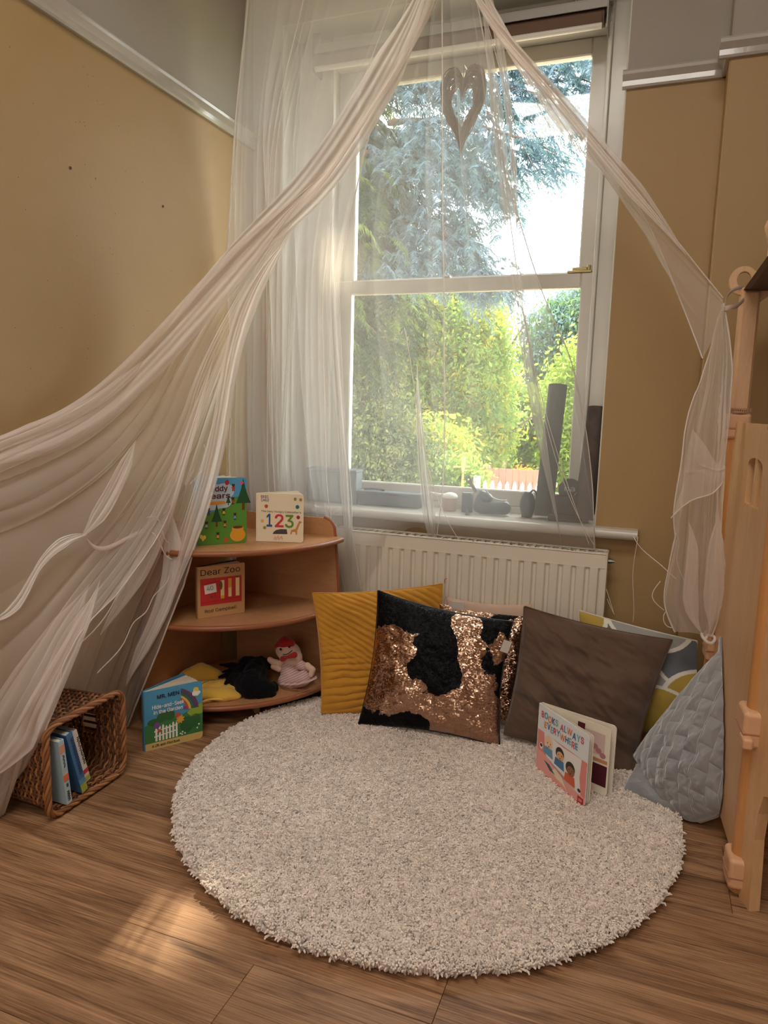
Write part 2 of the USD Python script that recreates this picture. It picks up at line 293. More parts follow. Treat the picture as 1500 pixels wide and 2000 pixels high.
# window board with a rounded nose and horns
def nose(x0, x1, y0, y1, z0, z1):
    r = (z1 - z0)/2; pts = [(y1, z0), (y1, z1)] + [(y0 + r - r*math.sin(a), (z0 + z1)/2 + r*math.cos(a)) for a in np.linspace(0, PI, 9)]
    return xf(extrude(Polygon(pts), x1 - x0), frame(V(x0, 0, 0), V(0, 1, 0), V(0, 0, 1), V(1, 0, 0)))
SILL = 0.632
board = wd.add('sill', cat(nose(-1.362, -0.022, 2.362, WALLY, SILL - 0.033, SILL), box((RX0, WALLY, SILL - 0.033), (RX1, 2.565, SILL), 0)), GLOSS, smooth=35, label='white window board with a rounded nose')
br = atY(1158, 1015, 2.47)
lug = wd.add('bracket', box(br + V(-0.014, -0.008, -0.012), br + V(0.014, 0.012, 0.018), .003), plain('white_plastic', (232, 228, 218), 0.35), parent=board.GetPrim(), label='small white plastic bracket with a screw')
wd.add('screw', xf(lathe([(0.0055, 0), (0.005, 0.002), (0, 0.003)], 12), frame(br + V(0, -0.008, 0.002), V(1, 0, 0), V(0, 0, 1), V(0, -1, 0))), METAL, parent=board.GetPrim())

# roller blind at the head of the recess
rb = Thing('roller_blind', 'rolled-up brown roller blind in a grey cassette at the top of the window', 'blind', (-0.72, 2.51, 2.30))
BY = 2.505
rb.add('cassette', cat(box((-1.235, BY - 0.035, 2.252), (-0.228, BY + 0.035, 2.268), .003), box((-1.235, BY - 0.036, 2.236), (-0.228, BY - 0.032, 2.262), .001)), plain('grey_aluminium', (152, 148, 140), 0.4, metallic=0.3), label='grey metal headrail')
BRN = plain('brown_blind_fabric', (112, 86, 68), 0.75, bump=(180, 0.1, 0.001))
rb.add('roll', xf(lathe([(0.0, -0.495), (0.026, -0.495), (0.0265, 0), (0.026, 0.495), (0, 0.495)], 28), frame(V(-0.735, BY, 2.222), V(0, 1, 0), V(0, 0, 1), V(1, 0, 0))), BRN, smooth=30, label='rolled brown fabric')
rb.add('drop', box((-1.225, BY - 0.0275, 2.196), (-0.247, BY - 0.025, 2.228), 0), BRN, label='short length of brown fabric hanging from the roll')
rb.add('bottom_bar', xf(lathe([(0, -0.492), (0.009, -0.492), (0.009, 0.492), (0, 0.492)], 16), frame(V(-0.737, BY - 0.026, 2.188), V(0, 0, 1), V(0, 1, 0), V(-1, 0, 0))), plain('white_plastic', (232, 228, 218), 0.35), smooth=30, label='white bottom bar')
for x in (-1.238, -0.232):
    rb.add('end_bracket', cat(box((x, BY - 0.038, 2.176), (x + 0.005, BY + 0.036, 2.268), .002), box((x - 0.012, BY - 0.01, 2.262), (x + 0.014, BY + 0.01, 2.318), .002)), plain('grey_aluminium', (152, 148, 140), 0.4), label='grey end bracket')
rb.add('screw', cat(xf(lathe([(0.006, 0), (0.005, 0.012), (0, 0.012)], 10), frame(V(-0.33, BY - 0.02, 2.268), V(1, 0, 0), V(0, 1, 0), V(0, 0, 1)))), METAL)

# radiator under the window
rd = Thing('radiator', 'cream ribbed panel radiator under the window sill', 'radiator', (-0.58, 2.40, 0.10))
RA, RB_, RZT, RZB, RY = -1.06, -0.108, 0.560, 0.135, 2.318
nr = 22; pitch = (RB_ - RA - 0.03)/nr; prof = []
for i in range(nr):
    a = RA + 0.015 + i*pitch
    prof += [(a + pitch*q, RY + d) for q, d in ((0.0, 0.012), (0.10, 0.011), (0.22, 0.001), (0.34, 0.0), (0.66, 0.0), (0.78, 0.001), (0.90, 0.011))]
prof += [(RB_ - 0.015, RY + 0.012), (RB_ - 0.015, RY + 0.016), (RA + 0.015, RY + 0.016)]
panel = extrude(Polygon(prof), RZT - RZB - 0.075); panel.apply_translation((0, 0, RZB + 0.025))
body = cat(panel, box((RA, RY + 0.004, RZT - 0.052), (RB_, RY + 0.016, RZT - 0.004), .004), box((RA, RY + 0.004, RZB), (RB_, RY + 0.016, RZB + 0.027), .004), box((RA, RY + 0.004, RZB + 0.027), (RA + 0.017, RY + 0.016, RZT - 0.052), .001), box((RB_ - 0.017, RY + 0.004, RZB + 0.027), (RB_, RY + 0.016, RZT - 0.052), .001),
    box((RA + 0.004, RY + 0.066, RZB), (RB_ - 0.004, RY + 0.078, RZT - 0.006), .003))
rd.add('front_panel', body, GLOSS_RAD, smooth=28)
slots = [box((RA, RY + 0.002, RZT - 0.005), (RB_, RY + 0.016, RZT), .002), box((RA, RY + 0.064, RZT - 0.005), (RB_, RY + 0.08, RZT), .002)] + [box((x, RY + 0.014, RZT - 0.004), (x + 0.010, RY + 0.066, RZT - 0.001), 0) for x in np.arange(RA, RB_ - 0.01, 0.0285)]
rd.add('top_grille', cat(*slots), GLOSS_RAD)
rnd = random.Random(3); chips = []
for i in range(34):
    x = rnd.uniform(RA + .25, RB_ - .03); w = rnd.uniform(.002, .007); z0 = RZT
    chips.append(box((x, RY + 0.006 + rnd.uniform(-.003, .004), z0 - .001), (x + w, RY + 0.008 + rnd.uniform(.001, .005), z0 + 0.0006), 0))
rd.add('paint_chip', cat(*chips), plain('dark_chip', (66, 54, 44), 0.8), kind='stuff', label='row of chipped paint along the top edge')
for xx in (RA - 0.003, RB_ - 0.002): rd.add('side_panel', box((xx, RY + 0.004, RZB + 0.01), (xx + 0.005, RY + 0.08, RZT - 0.002), .002), GLOSS_RAD)
rd.add('bleed_valve', xf(lathe([(0, 0), (0.008, 0), (0.008, 0.012), (0.005, 0.012), (0.005, 0.02), (0, 0.02)], 12), frame(V(RB_ + 0.003, RY + 0.04, RZT - 0.03), V(0, 1, 0), V(0, 0, 1), V(1, 0, 0))), METAL)
rd.add('pipe', cat(tube([(RB_ + 0.035, RY + 0.04, -0.002), (RB_ + 0.035, RY + 0.04, RZB + 0.03)], 0.0075, 12), tube([(RB_ - 0.01, RY + 0.04, RZB + 0.03), (RB_ + 0.05, RY + 0.04, RZB + 0.03)], 0.009, 12)), GLOSS_RAD)
for x in (RA + 0.15, RB_ - 0.18): rd.add('wall_bracket', box((x, RY + 0.076, 0.2), (x + 0.03, WALLY - 0.0005, 0.5), .002), METAL)
mk = atY(868, 1134, RY); rd.add('red_mark', cat(tube([mk + V(0, -.001, -.008), mk + V(.001, -.001, .004), mk + V(.008, -.001, .009)], 0.0012, 5)), plain('red_crayon', (186, 70, 60), 0.7), label='small red crayon mark')

# ================================================================== round rug
RUG_C, RUG_R = V(-0.497, 1.688, 0.0), 0.628
rug = Thing('round_rug', 'round beige shaggy rug on the plank floor', 'rug', tuple(RUG_C))
th = np.linspace(0, 2*PI, 96, endpoint=False)
RUGM = lambda nm, rgb: graph(nm, {'oi': ('object_info', {}), 'r': ('rgb_ramp', {'ramp': [(0.0, tuple(np.array(s2l(rgb))*0.74)), (1.0, s2l(rgb))]}), 'p': ('principled_bsdf', {'roughness': 0.95, 'specular_ior_level': 0.1, 'sheen_weight': 0.25, 'sheen_roughness': 0.6})},
    [('oi.random', 'r.fac'), ('r.color', 'p.base_color')])
RUGB = plain('rug_backing', (140, 122, 100), 0.95)
RUGY = RUGM('rug_yarn', (244, 230, 218))
rug.add('backing', xf(lathe([(0, 0.0005), (RUG_R - 0.012, 0.0005), (RUG_R - 0.008, 0.004), (RUG_R - 0.012, 0.009), (0, 0.009)], 96), trimesh.transformations.translation_matrix(RUG_C)), RUGB)
# pile: instanced tufts of bent yarns
pile = UsdGeom.PointInstancer.Define(stage, rug.path + '/pile')
setd(pile.GetPrim(), kind='stuff', label='thick twisted yarn pile')
nprot = 6; rg = np.random.default_rng(4)
for k in range(nprot):
    ys_ = []
    for j in range(6):
        a, rr = rg.uniform(0, 2*PI), rg.uniform(0, 0.0048)
        b = V(rr*math.cos(a), rr*math.sin(a), 0); h = rg.uniform(0.017, 0.026); ln = rg.uniform(0.1, 0.62); az = rg.uniform(0, 2*PI)
        dd = V(math.cos(az), math.sin(az), 0)
        ys_.append(tube([b, b + V(0, 0, h*.55) + dd*h*ln*.25, b + V(0, 0, h*(1 - .2*ln)) + dd*h*ln*.7, b + V(0, 0, h*(1 - .28*ln)) + dd*h*ln], [0.0019, 0.0022, 0.0023, 0.0014], 5))
    g = usdkit.mesh(stage, rug.path + f'/pile/tuft_{k:03d}', meshkit.arrays(cat(*ys_))[:2], RUGY, smooth=60)
pile.CreatePrototypesRel().SetTargets([Sdf.Path(rug.path + f'/pile/tuft_{k:03d}') for k in range(nprot)])
sp = 0.0076; pts = []
nn = int(RUG_R/sp) + 1
gx, gy = np.meshgrid(np.arange(-nn, nn + 1)*sp, np.arange(-int(nn/.9) - 1, int(nn/.9) + 2)*sp*0.9)
gx = gx + (np.arange(gx.shape[0]) % 2)[:, None]*sp/2
P = np.stack([gx.ravel(), gy.ravel()], 1) + rg.uniform(-.0016, .0016, (gx.size, 2))
rad = np.hypot(P[:, 0], P[:, 1]); keep = rad < RUG_R - 0.006 + 0.004*meshkit.noise(np.c_[P*30, np.zeros(len(P))]); P, rad = P[keep], rad[keep]
lean = np.clip((rad - (RUG_R - 0.035))/0.035, 0, 1)**1.5*0.6                      # the rim leans outwards
field = meshkit.fbm(np.c_[P*7, np.zeros(len(P))], 3, 2) ; field2 = meshkit.fbm(np.c_[P*7 + 40, np.zeros(len(P))], 3, 9)
ax_t = np.stack([P[:, 0]/np.maximum(rad, 1e-6)*lean + (field - .5)*0.9, P[:, 1]/np.maximum(rad, 1e-6)*lean + (field2 - .5)*0.9], 1)
sc = (0.82 + 0.36*meshkit.fbm(np.c_[P*9, np.ones(len(P))], 3, 5))*rg.uniform(0.88, 1.12, len(P))
tz = rg.uniform(0, 2*PI, len(P)); tilt = np.hypot(ax_t[:, 0], ax_t[:, 1]); ta = np.clip(tilt, 0, 1.1)
# quaternion: first spin about z, then tilt towards ax_t
axis = np.stack([-ax_t[:, 1], ax_t[:, 0]], 1)/np.maximum(tilt, 1e-9)[:, None]
qw1, qz1 = np.cos(tz/2), np.sin(tz/2); qw2, s2 = np.cos(ta/2), np.sin(ta/2); qx2, qy2 = axis[:, 0]*s2, axis[:, 1]*s2
Q = np.stack([qw2*qw1, qx2*qw1 + qy2*qz1, qy2*qw1 - qx2*qz1, qw2*qz1], 1)
pile.CreatePositionsAttr(Vt.Vec3fArray.FromNumpy(np.c_[P, np.full(len(P), 0.006)].astype(np.float32)))
pile.CreateOrientationsAttr(Vt.QuathArray([Gf.Quath(float(a), float(b), float(c), float(d)) for a, b, c, d in Q]))
pile.CreateScalesAttr(Vt.Vec3fArray.FromNumpy(np.repeat(sc[:, None], 3, 1).astype(np.float32)))
pile.CreateProtoIndicesAttr(Vt.IntArray.FromNumpy(rg.integers(0, nprot, len(P)).astype(np.int32)))
PILE = 0.026

# ================================================================== corner shelf
SX, SY, SR = -1.435, 2.20, 0.47
SHW = wood('shelf_laminate', (168, 118, 78), (198, 148, 104), scale=(3, 3, 14), rough=0.4, fine=30)
EDGE = plain('shelf_edge_banding', (150, 88, 54), 0.38)
sh = Thing('corner_bookshelf', 'quarter-round wooden corner bookshelf with three shelves beside the radiator', 'bookshelf', (SX + .2, SY - .2, 0))
def quarter(z, t, R_=SR, ch=0.06):
    a = np.linspace(-PI/2, 0, 40); arc = [(SX + R_*math.cos(q), SY + R_*math.sin(q)) for q in a]
    return arc
def shelf_board(z, t, R_):
    a = np.linspace(-PI/2, 0, 48); pts = [(SX + 0.012 + (R_ - .012)*math.cos(q), SY - 0.012 + (R_ - .012)*math.sin(q)) for q in a]
    poly = Polygon(pts + [(SX + 0.09, SY - 0.012), (SX + 0.012, SY - 0.09)])
    t_ = extrude(poly, t); t_.apply_translation((0, 0, z)); b = sh.add('shelf', t_, SHW)
    rim = tube([(x, y, z + t/2) for x, y in [(SX + 0.012 + (R_ - .011)*math.cos(q), SY - 0.012 + (R_ - .011)*math.sin(q)) for q in np.linspace(-PI/2 + .005, -.005, 64)]], t/2 + 0.0003, 10)
    sh.add('edge_strip', rim, EDGE, parent=b.GetPrim(), smooth=60, label='rounded brown edge strip'); return b
Z_TOP, Z_MID, Z_LOW = 0.558, 0.327, 0.070
for z in (Z_TOP, Z_MID, Z_LOW): shelf_board(z - 0.017, 0.017, SR)
def side(dirx, name):
    # outline along the wall: (distance from corner, height), slanted front with rounded top corner
    top = 0.618
    out = [(0.055, 0.0), (0.475, 0.0), (0.475, 0.16), (0.445, 0.53)] + [(0.400 + 0.040*math.cos(a), 0.575 + 0.043*math.sin(a)) for a in np.linspace(0.15, PI/2, 8)] + [(0.055, top)]
    pol = Polygon(out); t = extrude(pol, 0.012)
    M = frame(V(SX, SY, 0), V(1, 0, 0), V(0, 0, 1), V(0, -1, 0)) if dirx else frame(V(SX, SY, 0), V(0, -1, 0), V(0, 0, 1), V(1, 0, 0))
    t = xf(t, M)
    if np.linalg.det(M[:3, :3]) < 0: t.invert()
    b = sh.add('side_panel', t, SHW)
    ed = [M @ np.array([d, h, 0.006, 1]) for d, h in out[1:-1]]; ed = np.array(ed)[:, :3]
    sh.add('edge_strip', tube(spline(ed, 5)*0 + ed[:5] if False else ed, 0.0066, 8), EDGE, parent=b.GetPrim(), smooth=60, label='rounded brown edge strip')
side(True, 'r'); side(False, 'l')
ft = atZ(503, 1393, 0)
fd = V(ft[0] - SX, ft[1] - SY, 0); fd /= np.linalg.norm(fd); fp = V(-fd[1], fd[0], 0)
leg = box((-0.05, -0.009, 0.0), (0.0, 0.009, Z_LOW - 0.017), .002)
sh.add('foot', xf(leg, frame(V(ft[0], ft[1], 0), fd, fp, V(0, 0, 1))), SHW)
# ================================================================== net canopy
def netmat(name, T0, rgb, trans=0.5):
    c = s2l(rgb)
    return graph(name, {'lw': ('layer_weight', {'blend': 0.5}), 'c': ('math', {'math_type': 'subtract', 'value1': 1.0}), 'mxx': ('math', {'math_type': 'maximum', 'value2': 0.10}),
        'inv': ('math', {'math_type': 'divide', 'value1': 1.0}), 'pw': ('math', {'math_type': 'power', 'value1': T0}), 'op': ('math', {'math_type': 'subtract', 'value1': 1.0}),
        'd': ('diffuse_bsdf', {'color': c}), 't': ('translucent_bsdf', {'color': c}), 'dt': ('mix_closure', {'fac': trans}), 'tr': ('transparent_bsdf', {}), 'mx': ('mix_closure', {})},
        [('lw.facing', 'c.value2'), ('c.value', 'mxx.value1'), ('mxx.value', 'inv.value2'), ('inv.value', 'pw.value2'), ('pw.value', 'op.value2'), ('d.BSDF', 'dt.closure1'), ('t.BSDF', 'dt.closure2'),
         ('op.value', 'mx.fac'), ('tr.BSDF', 'mx.closure1'), ('dt.closure', 'mx.closure2')], surface='mx.closure')
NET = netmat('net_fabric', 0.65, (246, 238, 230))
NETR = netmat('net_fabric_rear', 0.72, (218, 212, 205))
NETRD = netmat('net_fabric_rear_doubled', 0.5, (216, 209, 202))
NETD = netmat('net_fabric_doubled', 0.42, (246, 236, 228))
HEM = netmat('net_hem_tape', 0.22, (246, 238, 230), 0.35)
TAPE = plain('beige_tie_tape', (196, 172, 158), 0.85)
cp = Thing('bed_canopy', 'sheer white net canopy hung above the window and tied back to both sides', 'canopy', (-0.62, 2.05, 2.2))
def pt(q):
    u, v, k, a = q
    return {'x': atX, 'y': atY, 'z': atZ}[k](u, v, a)
def surface(lines, ns, nt, folds, seed, amp=0.01, ampt=None, wander=0.012, wf=3.0, sharp=1.6, smooth_s=True, lim=None):
    rg = np.random.default_rng(seed)
    G = []
    for ln in lines:
        p = np.array([pt(q) if len(q) == 4 else V(*q) for q in ln])
        d = np.r_[0, np.cumsum(np.linalg.norm(np.diff(p, axis=0), axis=1))]
        G.append(PchipInterpolator(d/d[-1], p)(np.linspace(0, 1, nt)) if len(p) > 2 else spline(p, nt))
    G = np.array(G)
    s0 = np.linspace(0, 1, len(lines)); S = np.linspace(0, 1, ns)
    P = (PchipInterpolator if not smooth_s else CubicSpline)(s0, G, axis=0)(S)
    T = np.linspace(0, 1, nt)
    du = np.gradient(P, axis=0); dv = np.gradient(P, axis=1); N = np.cross(du, dv); N /= np.maximum(np.linalg.norm(N, axis=2, keepdims=True), 1e-9)
    D = np.zeros((ns, nt)); SS, TT = np.meshgrid(S, T, indexing='ij')
    wob = (meshkit.fbm(np.stack([SS*2.5 + seed, TT*1.2, 0*SS], -1), 3, seed) - 0.5)
    for f, w in folds:
        ph = rg.uniform(0, 1); x = SS*f + ph + wob*1.6 + (meshkit.noise(np.stack([SS*3, TT*0.8 + 9, 0*SS + f], -1), seed + 1) - .5)*1.5
        r = 1 - np.abs(np.sin(PI*x)); m = meshkit.noise(np.stack([np.floor(x), TT*1.3, 0*SS + f], -1), seed + 3)
        D += w*(r**sharp - 0.35)*(0.35 + 1.1*m)
    D += wander/amp*(meshkit.fbm(np.stack([SS*wf, TT*wf, 0*SS], -1), 3, seed + 7) - 0.5)
    env = np.ones_like(TT) if ampt is None else np.interp(TT, *zip(*ampt))
    P = P + N*(D*amp*env)[..., None]
    if lim is not None: P = lim(P)
    return P
def keep_in(P):
    P[..., 0] = np.maximum(P[..., 0], WALLX + 0.006); P[..., 2] = np.maximum(P[..., 2], 0.003); return P
# rear panel: behind the shelf on the left, across the window, tucked behind the radiator
def L(us, ys, bottom=None):
    return [(u, v, 'y', y) for (u, v), y in zip(us, ys)] + ([bottom] if bottom else [])
YS = (2.08, 2.10, 2.15, 2.20)
rear = [
    L([(492, -100), (484, 0), (455, 300), (446, 560), (456, 740), (446, 880)], (2.10, 2.12, 2.16, 2.20, 2.22, 2.23), (-1.432, 2.235, 0.36)),
    L([(530, -100), (516, 0), (490, 300), (484, 600), (474, 880)], (2.09, 2.11, 2.16, 2.2, 2.232), (-1.36, 2.238, 0.30)),
    L([(612, -100), (590, 0), (528, 300), (520, 600), (522, 880)], (2.08, 2.10, 2.15, 2.2, 2.235), (-1.23, 2.242, 0.28)),
    L([(672, -100), (645, 0), (570, 300), (556, 600), (560, 880)], (2.08, 2.10, 2.15, 2.2, 2.24), (-1.10, 2.25, 0.26)),
    L([(780, -100), (742, 0), (640, 300), (612, 600), (616, 900)], (2.07, 2.09, 2.14, 2.2, 2.26), (-1.00, 2.285, 0.26)),
    L([(822, -100), (795, 0), (705, 330), (664, 600), (676, 900)], (2.06, 2.08, 2.14, 2.2, 2.27), (-0.93, 2.29, 0.36)),
    L([(848, -100), (836, 0), (790, 300), (770, 600), (778, 900)], (2.06, 2.08, 2.14, 2.2, 2.30), (-0.80, 2.348, 0.566)),
    L([(868, -100), (864, 0), (864, 300), (868, 600), (868, 900)], (2.05, 2.08, 2.14, 2.2, 2.31), (-0.675, 2.350, 0.566)),
    L([(888, -100), (895, 0), (920, 300), (940, 600), (948, 900)], (2.05, 2.08, 2.13, 2.2, 2.31), (-0.50, 2.350, 0.566)),
    L([(900, -100), (918, 0), (965, 300), (1015, 600), (1070, 900)], (2.05, 2.08, 2.12, 2.2, 2.31), (-0.25, 2.350, 0.566)),
    L([(908, -100), (930, 0), (985, 330), (1055, 560), (1120, 720), (1152, 905)], (2.05, 2.07, 2.12, 2.18, 2.24, 2.32), (-0.150, 2.350, 0.566))]
PR = surface(rear, 420, 170, [(9, 1.0), (19, 0.30)], 3, amp=0.017, ampt=[(0, .35), (.25, .8), (.7, 1.0), (.9, .5), (1, .25)], wander=0.010,
             lim=lambda P: np.stack([np.maximum(P[..., 0], WALLX + 0.006), np.where((P[..., 2] < 0.63), np.clip(P[..., 1], np.where(P[..., 0] < -0.96, 2.226, 2.2), np.where(P[..., 0] < -0.9, 2.305, 2.354)), P[..., 1]), P[..., 2]], -1))
v_, f_ = grid_mesh(PR)
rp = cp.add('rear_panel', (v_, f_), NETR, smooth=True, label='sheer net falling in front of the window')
def hem(P, name, r, parent=None, mat=HEM, label=None, sides=6, step=1):
    return cp.add(name, tube(P[::step], r, sides), mat, parent=parent, smooth=True, label=label)
hem(PR[-1], 'hem', 0.0016, rp.GetPrim()); hem(PR[int(0.7*419)], 'seam', 0.0018, rp.GetPrim()); hem(PR[0], 'hem', 0.0022, rp.GetPrim()); hem(PR[int(.44*419)], 'seam', 0.0014, rp.GetPrim())
# a second layer of net on the left, in front of the first
rear2 = [[(q[0], q[1], q[2], q[3] - .025) if len(q) == 4 else (q[0] + (.012 if i == 0 else 0), q[1] - .004, q[2]) for q in ln] for i, ln in enumerate(rear[:6])]
PR2 = surface(rear2, 220, 150, [(5, 1.0), (11, 0.4)], 71, amp=0.014, ampt=[(0, .4), (.25, .8), (.7, 1.0), (.9, .4), (1, .15)], wander=0.008,
              lim=lambda P: np.stack([np.maximum(P[..., 0], WALLX + 0.006), np.where((P[..., 2] < 0.63), np.clip(P[..., 1], np.where(P[..., 0] < -0.96, 2.218, 2.2), 2.30), P[..., 1]), P[..., 2]], -1))
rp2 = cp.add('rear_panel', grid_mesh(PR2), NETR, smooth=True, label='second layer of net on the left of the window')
hem(PR2[-1], 'hem', 0.0014, rp2.GetPrim()); hem(PR2[0], 'hem', 0.0018, rp2.GetPrim()); hem(PR2[88], 'seam', 0.0013, rp2.GetPrim())
# dense gathered folds standing in the rear panel
def band(pts, w, name, parent, mat=NETD, seed=1, n=90, twist=0.6, label=None):
    """a gathered fold: a flattened pleat following pts, w = width in metres along it"""
    c = spline(np.array([pt(q) if len(q) == 4 else V(*q) for q in pts]), n); T = np.linspace(0, 1, n)
    t = np.gradient(c, axis=0); t /= np.linalg.norm(t, axis=1, keepdims=True)
    view = c - CAM; side = np.cross(t, view); side /= np.linalg.norm(side, axis=1, keepdims=True); nrm = np.cross(side, t)
    wd_ = np.interp(T, np.linspace(0, 1, len(w)), w); k = 26
    wd_ = wd_*np.clip(np.minimum(T, 1 - T)/.22, 0.02, 1)**.8; q = np.linspace(-1, 1, k)
    rg = np.random.default_rng(seed); ph = rg.uniform(0, 6.3, 4)
    prof = 0.32*np.cos(q*PI*1.5)[None, :] + 0.22*np.sin(q[None, :]*9 + ph[0] + T[:, None]*4) + 0.15*np.sin(q[None, :]*17 + ph[1] - T[:, None]*3)
    P = c[:, None] + side[:, None]*(q[None, :, None]*wd_[:, None, None]*0.5) + nrm[:, None]*(prof*wd_[:, None]*0.4*twist)[..., None]
    P = keep_in(P)
    v, f = grid_mesh(P); return cp.add(name, (v, f), mat, parent=parent, smooth=True, label=label)
rpp = rp.GetPrim()
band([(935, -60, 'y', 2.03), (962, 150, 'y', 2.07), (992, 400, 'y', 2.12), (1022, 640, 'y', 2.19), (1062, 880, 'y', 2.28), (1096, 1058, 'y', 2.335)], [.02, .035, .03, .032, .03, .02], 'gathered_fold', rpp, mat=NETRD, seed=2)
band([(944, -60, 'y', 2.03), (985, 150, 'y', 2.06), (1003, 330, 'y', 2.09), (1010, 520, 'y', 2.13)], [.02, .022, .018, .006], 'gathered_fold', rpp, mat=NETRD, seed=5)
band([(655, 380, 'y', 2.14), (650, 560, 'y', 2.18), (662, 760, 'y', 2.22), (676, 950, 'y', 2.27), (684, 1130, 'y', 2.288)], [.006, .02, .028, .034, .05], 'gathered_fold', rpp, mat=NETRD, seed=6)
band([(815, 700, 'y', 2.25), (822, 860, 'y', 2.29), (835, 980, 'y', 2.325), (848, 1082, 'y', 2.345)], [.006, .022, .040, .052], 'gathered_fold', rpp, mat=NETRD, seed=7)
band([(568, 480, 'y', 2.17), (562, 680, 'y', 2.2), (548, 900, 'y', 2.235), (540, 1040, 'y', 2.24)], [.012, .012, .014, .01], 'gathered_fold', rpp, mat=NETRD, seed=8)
for pts in ([(985, 330), (1003, 480), (1040, 700), (1095, 905), (1150, 1062)], [(1010, 560), (1060, 800), (1130, 1010), (1160, 1064)], [(790, 640), (815, 800), (850, 960), (900, 1060)]):
    c = spline(np.array([atY(u, v, np.interp(v, [300, 600, 900, 1065], [2.11, 2.19, 2.29, 2.345])) for u, v in pts]), 60); hem(c, 'seam', 0.0011, rpp)

# swag: drawn from the hoop to the left wall, over the basket
swag = [
    [(850, -100, 'y', 2.03), (828, 0, 'y', 2.02), (632, 318, 'y', 1.98), (440, 488, 'y', 1.87), (330, 632, 'y', 1.78), (230, 738, 'x', -1.36), (100, 826, 'x', -1.385), (0, 862, 'x', -1.40), (-260, 930, 'x', -1.42)],
    [(854, -100, 'y', 2.03), (832, 0, 'y', 2.02), (640, 330, 'y', 1.97), (455, 505, 'y', 1.86), (330, 690, 'x', -1.33), (190, 850, 'x', -1.36), (0, 950, 'x', -1.385), (-270, 1040, 'x', -1.41)],
    [(860, -100, 'y', 2.02), (838, 0, 'y', 2.01), (655, 320, 'y', 1.96), (480, 520, 'y', 1.87), (345, 760, 'x', -1.32), (200, 980, 'x', -1.36), (30, 1120, 'x', -1.38), (-260, 1230, 'x', -1.41)],
    [(866, -100, 'y', 2.01), (842, 0, 'y', 2.00), (672, 300, 'y', 1.96), (505, 520, 'y', 1.88), (372, 800, 'x', -1.30), (255, 1020, 'x', -1.32), (100, 1240, 'x', -1.31), (-10, 1420, 'x', -1.36), (-90, 1590, 'x', -1.43)],
    [(874, -100, 'y', 2.02), (845, 0, 'y', 2.01), (688, 275, 'y', 1.98), (530, 505, 'y', 1.91), (405, 800, 'y', 1.82), (318, 1010, 'x', -1.31), (222, 1165, 'x', -1.27), (148, 1262, 'x', -1.24), (76, 1400, 'y', 1.195), (-6, 1572, 'y', 1.20)]]
swag2 = [
    [(868, -100, 'y', 2.03), (840, 0, 'y', 2.02), (676, 284, 'y', 1.99), (512, 514, 'y', 1.92), (385, 800, 'y', 1.82), (292, 1010, 'x', -1.36), (180, 1170, 'x', -1.42), (80, 1440, 'x', -1.444)],
    [(872, -100, 'y', 2.03), (843, 0, 'y', 2.02), (684, 278, 'y', 1.99), (524, 508, 'y', 1.92), (400, 800, 'y', 1.84), (312, 1030, 'x', -1.345), (230, 1210, 'x', -1.405), (160, 1420, 'x', -1.444)],
    [(880, -100, 'y', 2.03), (848, 0, 'y', 2.02), (700, 258, 'y', 2.0), (545, 490, 'y', 1.93), (430, 780, 'y', 1.84), (345, 1060, 'y', 1.76), (265, 1250, 'x', -1.40), (210, 1430, 'x', -1.444)],
    [(884, -100, 'y', 2.04), (850, 0, 'y', 2.03), (705, 250, 'y', 2.01), (552, 478, 'y', 1.95), (470, 640, 'y', 1.90), (434, 868, 'y', 1.84), (376, 1072, 'y', 1.775), (292, 1310, 'y', 1.69), (250, 1420, 'x', -1.442)]]
AM = [(0, .25), (.3, .4), (.5, .9), (.8, 1.1), (1, .9)]
PS = surface(swag, 320, 220, [(5, 1.0), (13, 0.32)], 12, amp=0.020, ampt=AM, wander=0.03, wf=4, sharp=1.8, lim=keep_in)
PS2 = surface(swag2, 160, 200, [(3, 1.0), (7, 0.32)], 15, amp=0.016, ampt=AM, wander=0.02, wf=3, sharp=1.8, lim=keep_in)
sw = cp.add('swag_panel', grid_mesh(PS), NET, smooth=True, label='net drawn aside to the left wall, falling over the basket'); swp = sw.GetPrim()
sw2 = cp.add('swag_panel', grid_mesh(PS2), NET, smooth=True, label='net drawn aside to the left wall, falling behind the basket')
hem(PS[-1], 'hem', 0.0014, swp); hem(PS2[-1], 'hem', 0.0026, sw2.GetPrim())
hem(PS[0], 'hem', 0.0022, swp)
# the rolled, dense upper edge of the swag
band([(846, -80, 'y', 2.0), (790, 70, 'y', 2.0), (705, 225, 'y', 1.97), (615, 355, 'y', 1.94), (520, 450, 'y', 1.88), (430, 535, 'y', 1.82), (340, 640, 'y', 1.74)], [.07, .085, .095, .10, .085, .06, .02], 'rolled_edge', swp, mat=HEM, seed=21, twist=0.7, label='rolled thick upper edge')
band([(640, 335, 'y', 1.95), (500, 475, 'y', 1.86), (380, 610, 'y', 1.77), (250, 745, 'x', -1.35), (120, 838, 'x', -1.375), (-40, 890, 'x', -1.395), (-200, 930, 'x', -1.41)], [.02, .07, .09, .09, .085, .08, .08], 'rolled_edge', swp, mat=NETD, seed=22, twist=0.6)
band([(560, 470, 'y', 1.91), (500, 560, 'y', 1.87), (455, 690, 'y', 1.83), (425, 860, 'y', 1.80), (385, 1010, 'y', 1.76), (330, 1180, 'y', 1.70)], [.05, .05, .045, .05, .05, .06], 'gathered_fold', swp, seed=23)
band([(420, 690, 'y', 1.79), (385, 800, 'y', 1.76), (335, 960, 'x', -1.30), (290, 1080, 'x', -1.33), (240, 1170, 'x', -1.33), (196, 1240, 'x', -1.35)], [.012, .028, .04, .05, .05, .05], 'gathered_fold', swp, seed=24)
